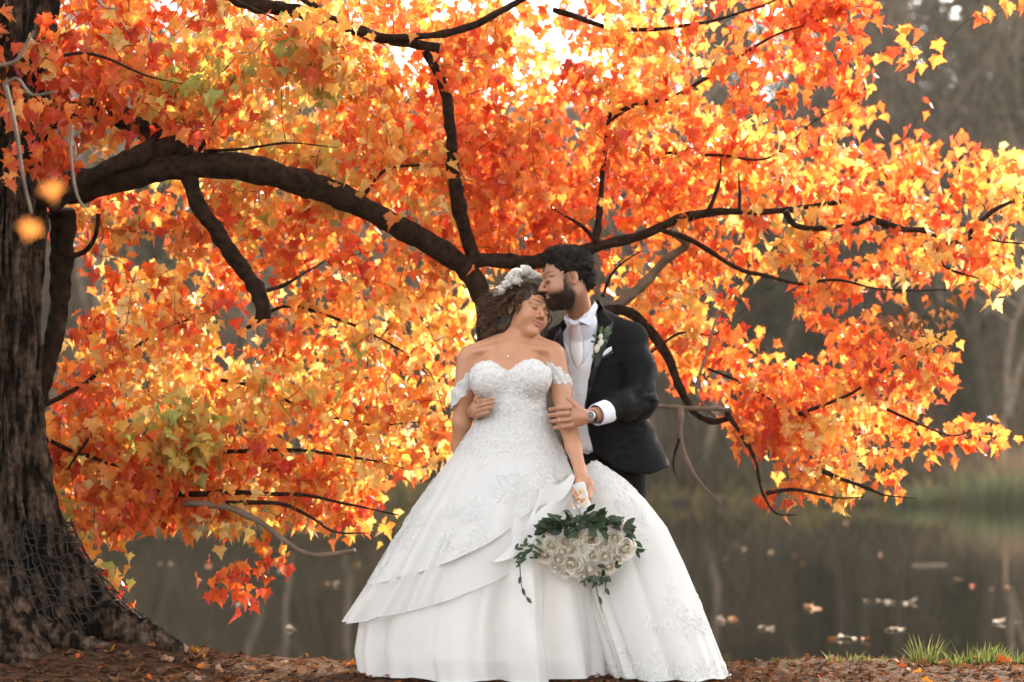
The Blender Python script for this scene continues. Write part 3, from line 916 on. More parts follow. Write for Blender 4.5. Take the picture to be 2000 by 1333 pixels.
for cx, cy, rx, ry, nn, (y0, y1), pal in ZONES:
    nn = int(round(nn * (.80 if cy < 520 and cx < 1150 else (.66 if cx < 1350 else .54))))
    k = 0
    while k < nn:
        a, q = rng.random() * 6.283, rng.random() ** .60 * (1.0 if rng.random() < .84 else 1.32)
        px, py = cx + rx * q * math.cos(a), cy + ry * q * math.sin(a)
        k += 1
        if any(((px - hx) / hr) ** 2 + ((py - hy) / hq) ** 2 < 1 and rng.random() < w for hx, hy, hr, hq, w in HOLES):
            continue
        Yc = y0 + (y1 + (1.7 if y1 > 10.4 else .2) - y0) * rng.random() ** 1.25 * .95
        c = pal[rng.integers(len(pal))]
        clusters.append((at(px, py, Yc), c))

# twigs: every cluster is joined to the nearest limb or earlier twig
nodes = np.vstack([p[::2] for p, r in BR])
cl = np.array([c[0] for c in clusters])
dist = np.array([np.min(np.linalg.norm(nodes - c, axis=1)) for c in cl])
tw = Acc()
leaves = []
for i in np.argsort(dist):
    c = cl[i]
    d = np.linalg.norm(nodes - c, axis=1) + .5 * np.maximum(0, nodes[:, 2] - c[2] - .3)
    j = int(np.argmin(d))
    a = nodes[j]
    L = np.linalg.norm(c - a)
    mid = (a + c) / 2 + rng.normal(size=3) * .12 * L + [0, 0, .10 * L]
    end = c + (c - a) / (L + 1e-6) * .05
    P = spline([a, mid, c, end], max(5, int(L / .05)))
    P = P[:, :3]
    v, f = tube(P, np.linspace(.0022 + .0028 * min(L, 1.2), .0014, len(P)), 3, cap=False)
    tw.add(v, f)
    nodes = np.vstack([nodes, P[1:-1:1], c[None]])
    pal = PAL[clusters[i][1]]
    nl = rng.integers(8, 15)
    for k in range(nl):
        t = rng.random() ** .6
        base = P[int(t * (len(P) - 1))] if L < .35 else c + (rng.normal(size=3) * .05)
        base = base + rng.normal(size=3) * [.060, .06, .055]
        yaw = rng.random() * 6.283
        droop = rng.normal(.95, .45)
        # leaf tip direction
        tip = np.array([math.cos(yaw) * math.cos(droop), math.sin(yaw) * math.cos(droop), -math.sin(droop)])
        nrm = np.array([-math.sin(yaw), math.cos(yaw), 0]) * rng.normal(0, .7) + np.array([math.cos(yaw) * math.sin(droop), math.sin(yaw) * math.sin(droop), math.cos(droop)])
        nrm -= tip * (nrm @ tip); nrm /= np.linalg.norm(nrm) + 1e-9
        xx = np.cross(tip, nrm)
        sz = rng.uniform(.042, .076) * (.8 if clusters[i][1] == 'brown' else 1)
        col = np.array(pal[rng.integers(len(pal))]) * rng.uniform(.85, 1.12)
        leaves.append((base, np.stack([xx, tip, nrm], -1) * sz, np.minimum(col, .92), rng.integers(12)))
put('twigs', tw.mesh('twigs', M['twig']), tree, kind='stuff')

# the leaves that show largest are parts of their own, the rest one mass
order = np.argsort([l_[0][1] - .3 * (np.linalg.norm(l_[1][:, 0])) for l_ in leaves])
single = set()
for i in order:
    p = leaves[i][0]
    X_ = 1000 + F * p[0] / p[1]
    if -10 < X_ < 2010 and len(single) < 296:
        single.add(int(i))
shape_me = [mesh('leaf', v, f, M['leaf_obj'], smooth=False) for v, f in SHAPES]
tl = tree.location
for i in sorted(single):
    b_, R_, c_, k_ = leaves[i]
    o = bpy.data.objects.new('leaf', shape_me[k_]); COL.objects.link(o); o.parent = tree
    o.matrix_local = mat4(R_, b_ - np.array(tl)); o.color = (*c_, 1)
fo = Acc()
rest = [l_ for i, l_ in enumerate(leaves) if i not in single]
for k in range(12):
    g = [l_ for l_ in rest if l_[3] == k]
    v0, f0 = SHAPES[k]
    B_ = np.array([x[0] for x in g]); RR = np.array([x[1] for x in g]); C_ = np.array([x[2] for x in g])
    vv = np.einsum('nij,mj->nmi', RR, v0) + B_[:, None, :]
    ff = f0[None] + (np.arange(len(g)) * len(v0))[:, None, None]
    fo.add(vv.reshape(-1, 3), ff.reshape(-1, 3), np.repeat(C_, len(v0), 0))
put('foliage', fo.mesh('foliage', M['leaf'], False), tree, kind='stuff')

# wire netting wrapped round the foot of the trunk
A = Acc()
zt = TR[:, 2]
def t_of_z(z):
    return float(np.interp(-z, -zt, np.linspace(0, 1, len(zt))))
z0, z1 = .14, .62
ang = np.linspace(-math.pi * 1.05, math.pi * .35, 46)
for a in ang:
    t = np.array([t_of_z(z) for z in np.linspace(z1 + .03 * math.sin(a * 9), z0, 22)])
    P = trunk_point(t, np.full(22, a) + .012 * np.sin(np.arange(22) * 1.3 + a * 7), .034)
    A.add(*tube(P, .0030, 4))
for z in np.linspace(z1, z0, 12):
    aa = np.linspace(ang[0], ang[-1], 140)
    t = np.array([t_of_z(z + .012 * math.sin(q * 11 + z * 30)) for q in aa])
    A.add(*tube(trunk_point(t, aa, .036), .0030, 4))
put('wire_netting', A.mesh('wire_netting', M['wire']), label='black wire netting wrapped round the foot of the maple trunk', cat='tree guard', kind='thing')

# pale blurred vine hanging in front of the trunk with two gold leaves
vine = thing('hanging_vine', at(30, 120, 6.5), 'pale leafless vine hanging in front of the trunk with two yellow leaves', 'vine')
def vtube(pts, r0, r1, nm='stem'):
    P = spline(pts_at(pts), 40)
    v, f = tube(P, np.linspace(r0, r1, 40), 7)
    put(nm, mesh(nm, v, f, M['pale_wood']), vine)
vtube([(-10, 130, 6.5), (30, 120, 6.5), (52, 85, 6.5), (66, 60, 6.5)], .007, .004)
vtube([(10, 165, 6.5), (30, 250, 6.5), (44, 340, 6.5), (62, 420, 6.5)], .008, .004)
vtube([(140, 245, 6.7), (138, 300, 6.7), (150, 380, 6.7), (178, 425, 6.7)], .006, .003)
vtube([(10, 165, 6.5), (34, 155, 6.5), (62, 185, 6.5), (110, 180, 6.5)], .006, .003)
vtube([(190, 0, 6.6), (205, 15, 6.6), (230, 18, 6.6)], .006, .003)
for (px, py), rz, k in [((100, 360), .2, 1), ((62, 436), -.3, 3)]:
    v0, f0 = leaf_shape(90 + k, .6)
    R_ = frame_z((.1, -1, .25), rz) * .031
    put('leaf', mesh('leaf', v0 @ (R_ @ np.diag([1, -1, 1])).T + at(px, py, 3.2), f0, M['leaf'], np.tile([.60, .22, .045], (len(v0), 1)), False), vine, label='yellow leaf')
# ------------------------------------------------------------------ people
YB = 8.65
PX = YB / F               # metres per photograph pixel at the bride

def head_sdf(q, fem):
    jw = 0.0 if fem else .004
    d = ell(q, (0, .018, .036), (.074, .094, .084))
    d = smin(d, ell(q, (0, -.026, -.034), ((.0565 if fem else .063), .064, .084 + jw)), .03)
    x = np.abs(q[:, 0]); s = np.stack([x, q[:, 1], q[:, 2]], -1)
    d = smin(d, ell(q, (0, -.074, -.099), (.020 + jw, .018, .017 + jw)), .025)
    d = smin(d, ell(s, (.036, -.056, -.036), (.026, .030, .026)), .03)
    d = smin(d, ell(s, (.041 if fem else .047, .0, -.064 if fem else -.066), (.012 if fem else .020, .028, .020 if fem else .024)), .035)
    d = smin(d, rc(s, (.012, -.086, .021), (.047, -.070, .023), .009 + jw * .4, .008), .016)
    d = smax(d, -(np.linalg.norm(s - [.031, -.108, -.001], axis=1) - .0205), .014)
    d = smin(d, ell(s, (.0315, -.0765, -.002), (.0165, .0150, .0140)), .006)
    d = smin(d, rc(q, (0, -.086, .006), (0, -.1135, -.031), .0070, .0092 if fem else .0102), .012)
    d = smin(d, ell(s, (.0125, -.0985, -.0365), (.0082, .011, .0078)), .007)
    ll = .0105 if fem else .0085
    bow = (x / .026) ** 2
    m = np.stack([q[:, 0], q[:, 1] - .010 * bow, q[:, 2] - (.0055 * bow if fem else 0)], -1)
    d = smin(d, ell(m, (0, -.0905, -.0585), (.0235, ll, .0052)), .004)
    d = smin(d, ell(m, (0, -.0895, -.0690), (.0205, ll, .0072)), .004)
    d = smax(d, -ell(m, (0, -.1035, -.0632), (.022, .008, .0016)), .003)
    e = ell(s, (.079, .015, -.008), (.0085, .0195, .031), rotm('Z', .38) @ rotm('X', -.18))
    e = smax(e, -ell(s, (.086, .009, -.009), (.012, .0095, .017)), .004)
    e = smax(e, -(ell(s, (.088, .012, .006), (.008, .014, .014))), .003)
    return smin(d, e, .008)

def head_col(q, base, lip, brow, fem, beard=None):
    """skin tone with brows, lashes and lips, by place on the face"""
    n = len(q)
    c = np.tile(np.array(base, float), (n, 1))
    x = np.abs(q[:, 0]); y = q[:, 1]; z = q[:, 2]
    front = y < -.045
    def mixin(w, col):
        w = np.clip(w, 0, 1)[:, None]
        c[:] = c * (1 - w) + np.array(col) * w
    # warmth on cheeks and nose
    mixin(.35 * np.exp(-((x - .04) / .02) ** 2 - ((z + .03) / .02) ** 2) * front, np.array(base) * [1.02, .72, .66])
    if fem:
        mixin(.45 * np.exp(-((x - .032) / .016) ** 2 - ((z - .008) / .008) ** 2) * front, np.array(base) * [.72, .52, .45])
    bow = (x / .026) ** 2
    zl = z - (.0055 * bow if fem else 0)
    lipw = np.exp(-(np.maximum(np.abs(zl + .0635) - .0085 * np.sqrt(np.clip(1 - (x / .025) ** 2, 0, 1)), 0) / .0018) ** 2) * (x < .026) * (y < -.07)
    mixin(.85 * lipw, lip)
    mixin(.75 * np.exp(-((zl + .0632) / .0014) ** 2) * (x < .0245) * (y < -.07), np.array(lip) * .3)  # mouth line: shade between the lips painted dark
    arc = .0255 + .0065 * np.sin(np.clip((x - .012) / .042, 0, 1) * 2.2)
    th = (.0046 if fem else .0040) * (1.05 - 1.0 * np.clip((x - .026) / .026, 0, 1)) * (1 if fem else 1.5) + 1e-5
    mixin(.92 * np.exp(-((z - arc) / th) ** 2) * (x > .011) * (x < .056) * front, brow)
    lash = -.0075 + .0050 * ((x - .0315) / .016) ** 2
    mixin(.95 * np.exp(-((z - lash) / .0026) ** 2) * (x > .0155) * (x < .046) * front, np.array(brow) * .5)
    mixin(.35 * np.exp(-((z - .0085 + .25 * np.abs(x - .031)) / .0016) ** 2) * (x > .017) * (x < .046) * front, np.array(brow) + .05)  # lid fold: crease shade painted into the skin colour
    mixin(.6 * np.exp(-(((x - .0085) / .0035) ** 2 + ((z + .0415) / .0025) ** 2)) * (y < -.09), (.1, .03, .02))  # nostrils: shade of the openings painted as dark spots
    if beard is not None:
        # beard line: sideburn, cheek, moustache, chin, throat
        zb = np.interp(y, [-.12, -.095, -.075, -.052, -.036, -.027, .012], [-.046, -.046, -.050, -.050, -.042, .004, .022])
        nn = .004 * vnoise(q * 160)
        w = 1 / (1 + np.exp((z - zb + nn) / .0022)) / (1 + np.exp((y - np.interp(z, [-.075, -.045, -.02, .03], [.016, .004, -.008, -.006])) / .003)) / (1 + np.exp(-(z + .150) / .006))
        w = w * (1 - .9 * lipw * (zl < -.052))
        mixin(.93 * w, beard)
    return c

def orient(ex, ez):
    ex = np.array(ex, float); ex /= np.linalg.norm(ex)
    ez = np.array(ez, float); ez = ez - ex * (ez @ ex); ez /= np.linalg.norm(ez)
    return np.stack([ex, np.cross(ez, ex), ez], -1)

# ---- the person in the gown
BO = at(1031, 611, 8.70)                        # head origin, between the eyes and the ears
BR_ = orient((.75, .55, -.345), (.25, .286, 1))
BS = 1.04
GS = 1.06
def yaw_pitch(yaw, pitch, roll=0.0):
    return rotm('Y', roll) @ rotm('Z', yaw) @ rotm('X', pitch)
GR_ = yaw_pitch(math.radians(-76), math.radians(13), math.radians(2))
_con = BO + BR_ @ (np.array([0, -.088, .060]) * BS)
GO = _con - GR_ @ (np.array([0, -.104, -.062]) * GS)

def finger(p, pts, r):
    pts = [np.asarray(q) for q in pts]
    n = len(pts)
    return chain(p, pts, np.linspace(r * 1.12, r * .80, n), .004)

def bride_hand(p):
    """hand closed on the bouquet handle"""
    Yh = 8.40
    w = at(1133, 915, 8.46); k = at(1138, 945, 8.40)
    d = rc(p, w, at(1137, 938, 8.43), .026, .030)
    d = smin(d, ell(p, at(1139, 948, 8.405), (.036, .020, .042)), .02)
    for i, (a, b_, c_) in enumerate([((1122, 952, 8.375), (1121, 967, 8.345), (1133, 976, 8.335)),
                                     ((1131, 958, 8.37), (1129, 974, 8.335), (1141, 982, 8.335)),
                                     ((1141, 960, 8.37), (1141, 977, 8.34), (1149, 985, 8.345)),
                                     ((1150, 956, 8.38), (1152, 972, 8.355), (1153, 984, 8.365))]):
        d = smin(d, finger(p, [at(*a), at(*b_), at(*c_)], .0088), .005)
    d = smin(d, finger(p, [at(1152, 938, 8.40), at(1156, 955, 8.385), at(1150, 974, 8.36), at(1146, 982, 8.35)], .0098), .008)
    return d

def bride_torso(p):
    d = ell(p, at(998, 735, 8.66), (.150, .106, .165))
    d = smin(d, ell(p, at(1000, 808, 8.66), (.138, .104, .16)), .06)
    for x, y in ((956, 740), (1038, 736)):
        d = smin(d, ell(p, at(x, y, 8.585), (.078, .072, .075)), .04)
    d = smin(d, rc(p, at(1006, 662, 8.70), at(922, 692, 8.68), .046, .042), .05)
    d = smin(d, rc(p, at(1010, 660, 8.70), at(1076, 686, 8.68), .046, .042), .05)
    d = smin(d, rc(p, at(1001, 676, 8.69), at(1020, 628, 8.72), .050, .046), .035)
    d = smin(d, rc(p, at(1026, 640, 8.665), at(996, 673, 8.62), .013, .011), .02)
    d = smin(d, rc(p, at(987, 677, 8.612), at(925, 688, 8.63), .011, .012), .02)
    d = smin(d, rc(p, at(1001, 677, 8.612), at(1066, 684, 8.63), .011, .012), .02)
    return d

def bride_arms(p):
    d = chain(p, [at(914, 702, 8.67), at(905, 770, 8.67), at(902, 825, 8.69), at(897, 870, 8.74), at(902, 925, 8.80)], [.049, .044, .040, .034, .028], .02)
    d = smin(d, rc(p, at(902, 925, 8.80), at(906, 965, 8.80), .028, .026), .01)
    e = chain(p, [at(1083, 697, 8.67), at(1097, 765, 8.64), at(1107, 822, 8.60), at(1120, 872, 8.53), at(1133, 918, 8.46)], [.050, .044, .040, .034, .025], .02)
    return smin(d, e, .002)

def bride(p):
    d = bride_torso(p)
    d = smin(d, bride_arms(p), .03)
    d = smin(d, near(p, BO - .22, BO + .22, lambda q: head_sdf(((q - BO) @ BR_) / BS, True) * BS), .022)
    h = at(1138, 950, 8.40)
    d = smin(d, near(p, h - .14, h + .14, bride_hand), .012)
    return d

SKIN_B = (.56, .27, .15)
SKIN_G = (.47, .225, .13)
v, f = surf(bride, at(880, 980, 8.9) * [1, 0, 1] + [0, 8.3, 0], at(1170, 520, 8.4) * [1, 0, 1] + [0, 8.92, 0], .003)
q = ((v - BO) @ BR_) / BS
isface = (np.linalg.norm(q, axis=1) < .16)
col = np.tile(SKIN_B, (len(v), 1)).astype(float)
col[isface] = head_col(q[isface], SKIN_B, (.48, .14, .11), (.035, .015, .008), True)
col *= (1 + .05 * fbm(v * 18, 2))[:, None]
person1 = thing('person', at(1000, 1325, 8.65), 'person in a white off-shoulder lace wedding gown with eyes closed, holding a bouquet low', 'person')
put('body', mesh('body', v, f, M['skin'], col), person1)
BVH_B = BVHTree.FromPolygons([V(x) for x in v], f.tolist())

# ---- bodice: cloth shell over the torso, sweetheart neckline
NECK = [(880, 722), (925, 719), (929, 713), (940, 707), (955, 706), (970, 711), (981, 719), (990, 726), (998, 722), (1010, 713), (1024, 706), (1040, 703), (1055, 707), (1064, 714), (1072, 718), (1120, 722)]
nk = np.array([at(x, y, 8.57)[[0, 2]] for x, y in NECK])
def bodice(p):
    d = bride_torso(p) - .010
    zt_ = np.interp(p[:, 0], nk[:, 0], nk[:, 1])
    d = smax(d, (p[:, 2] - zt_) * .8, .006)
    return smax(d, at(1000, 845, YB)[2] - p[:, 2], .004)
bv, bf = surf(bodice, at(900, 850, 8.9) * [1, 0, 1] + [0, 8.4, 0], at(1100, 690, 8.4) * [1, 0, 1] + [0, 8.86, 0], .004)
bn = normals_of(bodice, bv)
bv = bv + bn * (.0022 * fbm(bv * 130, 2))[:, None]
gown_bod = put('bodice', mesh('bodice', bv, bf, M['bodice']), person1)

def flower_piece(k):
    """one tiny embroidered blossom, radius 1, facing +z"""
    n = 5
    a = np.arange(2 * n) * math.pi / n
    r = np.where(np.arange(2 * n) % 2 == 0, 1.0, .45)
    z = np.where(np.arange(2 * n) % 2 == 0, .10, .18)
    v = np.vstack([[[0, 0, .12]], np.stack([r * np.cos(a), r * np.sin(a), z], -1)])
    return v, np.array([[0, 1 + i, 1 + (i + 1) % (2 * n)] for i in range(2 * n)])

def sprig_piece():
    v = np.array([[-1, 0, .05], [-.3, .35, .22], [.5, .28, .22], [1, 0, .05], [.5, -.28, .22], [-.3, -.35, .22]])
    return v, np.array([[0, 2, 1], [0, 3, 2], [0, 4, 3], [0, 5, 4]])

def tri_pts(v, f, n, r, mask=None):
    """n random points on a quad mesh with normals"""
    a, b_, c_, d_ = (v[f[:, k]] for k in range(4))
    nn = np.cross(c_ - a, d_ - b_)
    ar = np.linalg.norm(nn, axis=1) + 1e-15
    w = ar * (mask if mask is not None else 1)
    i = r.choice(len(f), n, p=w / w.sum())
    s, t = r.random((n, 1)), r.random((n, 1))
    P = (a[i] * (1 - s) + b_[i] * s) * (1 - t) + (d_[i] * (1 - s) + c_[i] * s) * t
    return P, nn[i] / ar[i][:, None]

def scatter(P, N, r, s0, s1, sprigs=.3, lift=.0):
    A = Acc()
    kinds = [flower_piece(0), sprig_piece()]
    for p, n_ in zip(P, N):
        k = 1 if r.random() < sprigs else 0
        v0, f0 = kinds[k]
        n_ = n_ + r.normal(0, .12, 3)
        R = frame_z(n_, r.random() * 6.28) * r.uniform(s0, s1)
        A.add(v0 @ R.T + p + n_ * lift, f0)
    return A

r_ = np.random.default_rng(3)
fc = bv[bf].mean(1)
P, N = tri_pts(bv, bf, 2300, r_, (fc[:, 1] < 8.72).astype(float) + 1e-6)
put('lace', scatter(P, N, r_, .0065, .0105, .2, .001).mesh('lace', M['lace'], False), gown_bod, kind='stuff')

# ---- off-shoulder lace sleeves: tilted bands round the upper arms
def sleeve(c, ax, tilt, R, H, seed):
    r = np.random.default_rng(seed)
    n, mz = 64, 10
    Rm = frame_z(ax) 
    th = np.arange(n) * 2 * math.pi / n
    out = []
    for k in range(mz):
        t = k / (mz - 1) - .5
        for a in th:
            rad = R * (1 + .10 * t) + .003 * math.sin(a * 7 + k)
            loc = np.array([rad * math.cos(a), rad * math.sin(a), t * H * (1 + .12 * math.sin(a * 9 + 2))])
            p = Rm @ loc
            p[2] += tilt * p[0]
            out.append(p + c)
    v = np.array(out); f = grid_faces(mz, n, True)
    o = put('sleeve', mesh('sleeve', v, f, M['bodice']), person1)
    P, N = tri_pts(v, f, 420, r)
    cen = np.array(c)
    flip = np.sum(N * (P - cen), 1) < 0
    N[flip] *= -1
    put('lace', scatter(P, N, r, .006, .0105, .25, .002).mesh('lace', M['lace'], False), o, kind='stuff')
sleeve(at(906, 757, 8.67), (.06, 0, 1), 1.05, .053, .078, 1)
sleeve(at(1093, 741, 8.655), (-.10, .05, 1), -.80, .055, .080, 2)

# ---- skirt: three layers of tulle from the waist
def skirt_layer(name, pys, Ls, Rs, bs, hem, mat, nfold, amp, seed, yc=8.66, bump_=None, nv=70, nt=300, v0=805, trim=True, ruff=.012, ycs=None):
    r = np.random.default_rng(seed)
    th = np.arange(nt) * 2 * math.pi / nt          # 0 image left, 90 towards the camera, 180 right
    ph = r.random(6) * 6.28
    wp = th + .22 * np.sin(2 * th + ph[0]) + .12 * np.sin(5 * th + ph[1]) + .06 * np.sin(9 * th + ph[2])
    fold = 1.5 * np.abs(np.sin(nfold * wp + ph[3])) + .9 * np.abs(np.sin((nfold * 2 + 1) * wp * .5 * 2 + ph[4])) * (.5 + .5 * np.sin(3 * th + ph[5])) - .3
    hp = hem(th)
    rows = []
    for k in range(nv):
        t = k / (nv - 1)
        py = v0 + (hp - v0) * t
        L, Rr, b = np.interp(py, pys, Ls), np.interp(py, pys, Rs), np.interp(py, pys, bs)
        cx, hw = (L + Rr) / 2, (Rr - L) / 2
        fl = np.clip((py - v0) / 500, 0, 1.1)
        m = 1 + amp * fl ** 1.2 * (fold - .7)
        m = m + ruff * (t ** 5) * np.sin(th * 15 + 3 * np.sin(th * 3 + ph[0]))
        if bump_ is not None:
            m = m + bump_(th, py)
        yc_ = np.interp(py, pys, ycs) if ycs is not None else yc
        side = np.abs(np.cos(th))
        mx = m * (1 - side ** 3) + (1 + (m - 1) * .35) * side ** 3   # the outline itself stays as drawn
        X = cx - hw * np.cos(th) * mx
        Yd = yc_ - b * np.sin(th) * m
        base = np.stack([(X - 1000) * PX * 1.0, Yd, np.array([at(1000, y_, YB)[2] for y_ in py])], -1)
        base[:, 2] = np.maximum(base[:, 2], .006 + .004 * np.sin(th * 9))
        rows.append(base)
    v = np.array(rows).reshape(-1, 3)
    f = grid_faces(nv, nt, True)
    o = put(name, mesh(name, v, f, M[mat]), person1)
    if trim:
        e = rows[-1]
        e = np.vstack([e, e[:1]])
        put('hem_trim', mesh('hem_trim', *tube(e, .0022, 5, False), M['satin_white']), o)
    return o, v.reshape(nv, nt, 3), v, f

PYS = [800, 830, 880, 930, 1000, 1080, 1140, 1210, 1270, 1325]
front_fold = lambda th, py: .20 * np.exp(-((th - 1.86) / .07) ** 2) * np.clip((py - 1010) / 150, 0, 1) - .12 * np.exp(-((th - 1.66) / .06) ** 2) * np.clip((py - 1030) / 150, 0, 1) - .12 * np.exp(-((th - 2.08) / .07) ** 2) * np.clip((py - 1030) / 150, 0, 1)
hemC = lambda th: 1317 + 7 * np.sin(th * 4 + 1) + 4 * np.sin(th * 11)
underskirt, gC, vC, fC = skirt_layer('underskirt', PYS, [934, 928, 900, 865, 818, 772, 742, 708, 700, 712], [1066, 1071, 1092, 1112, 1140, 1166, 1182, 1196, 1204, 1206],
    [.10, .12, .17, .22, .28, .33, .36, .39, .41, .43], hemC, 'tulle', 6, .085, 5, bump_=front_fold, ruff=.040)
def hemB(th):
    d = np.degrees(th)
    return np.interp(d, [0, 25, 55, 75, 92, 110, 128, 145, 160, 185, 230, 300, 360], [1212, 1212, 1186, 1160, 1128, 1086, 1040, 990, 955, 1000, 1150, 1225, 1212])
skB, gB, vB, fB = skirt_layer('skirt_flounce', PYS, [933, 926, 894, 857, 809, 762, 722, 679, 672, 672], [1068, 1073, 1096, 1119, 1144, 1168, 1184, 1198, 1206, 1208],
    [.103, .124, .175, .226, .288, .340, .372, .404, .42, .43], hemB, 'tulle_sheer', 7, .105, 9, ruff=.045)
def hemA(th):
    d = np.degrees(th)
    return np.interp(d, [0, 25, 50, 70, 88, 104, 120, 136, 150, 165, 200, 260, 320, 360], [1142, 1136, 1114, 1088, 1052, 1010, 968, 940, 926, 940, 1010, 1120, 1160, 1142])
skA, gA, vA, fA = skirt_layer('lace_overskirt', PYS, [932, 925, 891, 853, 804, 756, 722, 690, 680, 680], [1069, 1075, 1099, 1122, 1148, 1172, 1188, 1200, 1208, 1210],
    [.107, .130, .182, .234, .297, .350, .384, .42, .43, .44], hemA, 'tulle', 7, .085, 14, ruff=.030)
def lace_on(o, v, f, n, seed, sc, thr, s0=.006, s1=.0125, front=True, grow=None):
    r = np.random.default_rng(seed)
    c_ = v[f].mean(1)
    w = np.clip((vnoise(c_ * sc + seed) + .5 * vnoise(c_ * sc * 2.7 + 3) - thr) * 3, 0, 1)
    w = w * (c_[:, 1] < 8.80)
    if grow is not None: w = np.maximum(w, grow(c_))
    P, N = tri_pts(v, f, n, r, w + 1e-7)
    N[N[:, 1] > 0] *= -1
    put('lace', scatter(P, N, r, s0, s1, .5, .002).mesh('lace', M['lace'], False), o, kind='stuff')
zw = at(1000, 880, YB)[2]
lace_on(skA, vA, fA, 5200, 4, 7.5, .12, grow=lambda c: np.clip((c[:, 2] - zw + .05) / .1, 0, .9) * (c[:, 1] < 8.7))

# cascading ruffle at the front right
def ruffle(pts, w, mat, seed, waves=5, depth=.03):
    P = spline(pts_at(pts), 90)
    k = np.linspace(0, 1, 90)
    w = w * np.sin(np.pi * np.clip(k * 1.0 + .02, 0, 1)) ** .6
    rows = []
    for j in range(9):
        t = j / 8
        off = np.stack([.012 * t * np.sin(k * 9 + seed), -depth * t * (1 + .9 * np.sin(k * waves * 6.28 + seed)) , -w * t * (1 + .15 * np.sin(k * 11))], -1)
        rows.append(P + off)
    v = np.array(rows).reshape(-1, 3)
    o = put('ruffle', mesh('ruffle', v, grid_faces(9, 90), M[mat]), skA)
    return o
ruffle([(1118, 925, 8.42), (1095, 945, 8.38), (1060, 955, 8.36), (1046, 985, 8.36), (1030, 1020, 8.33), (1005, 1062, 8.30), (960, 1100, 8.29)], .08, 'tulle', 1, 2.2, .015)
ruffle([(1120, 955, 8.42), (1090, 972, 8.37), (1050, 1000, 8.345), (1015, 1045, 8.31), (980, 1085, 8.29)], .09, 'tulle', 3, 1.7, .015)

# ---- the lace train swept to the right
TPY = [900, 915, 935, 975, 1030, 1100, 1180, 1270, 1325]
skT, gT, vT, fT = skirt_layer('train', TPY, [1158, 1136, 1126, 1120, 1118, 1122, 1142, 1172, 1192], [1162, 1186, 1216, 1258, 1300, 1332, 1363, 1395, 1412],
    [.01, .05, .09, .14, .17, .20, .22, .24, .25], lambda th: 1322 + 5 * np.sin(th * 3) + 0 * th, 'train', 5, .10, 21, v0=901, ycs=[8.62, 8.62, 8.62, 8.62, 8.62, 8.60, 8.56, 8.52, 8.50], ruff=.02)
lace_on(skT, vT, fT, 5200, 9, 8.5, .30, .005, .011, grow=lambda c: np.maximum(np.clip((c[:, 2] - at(1000, 965, YB)[2]) / .06, 0, .9), np.clip((at(1000, 1275, YB)[2] - c[:, 2]) / .05, 0, .7)))

# ---- necklace
P = spline(pts_at([(966, 660, 8.615), (975, 678, 8.585), (985, 690, 8.575), (993, 695, 8.572), (1003, 689, 8.575), (1018, 676, 8.585), (1030, 662, 8.61)]), 40)
out = []
for p in P:
    h = BVH_B.find_nearest(V(p))
    out.append(np.array(h[0]) + np.array(h[1]) * .0015)
put('necklace', mesh('necklace', *tube(out, .0011, 4), M['gold']), person1)
pn = out[np.argmin([p[2] for p in out])]
def ball(c, r, nu=12, nv=8, sq=(1, 1, 1)):
    u, w_ = np.meshgrid(np.linspace(-math.pi / 2 + .02, math.pi / 2 - .02, nv), np.arange(nu) * 2 * math.pi / nu, indexing='ij')
    P = np.stack([np.cos(u) * np.cos(w_), np.cos(u) * np.sin(w_), np.sin(u)], -1).reshape(-1, 3) * r * np.array(sq)
    return P + c, grid_faces(nv, nu, True)
put('pendant', mesh('pendant', *ball(pn + [0, -.006, -.006], .0055), M['pearl']), person1)

# ---- hair: a cap plus curling locks
def on_head(O, R, s, q):
    return O + R @ (np.asarray(q) * s)
def hair_cap(fn, O, R, s, lo, hi, h, name, mat, parent, rough, nscale):
    g = lambda p: fn(((p - O) @ R) / s) * s
    v, f = surf(g, O + lo, O + hi, h)
    n = normals_of(g, v)
    v = v + n * (rough * fbm(v * nscale, 3))[:, None]
    return put(name, mesh(name, v, f, M[mat]), parent)

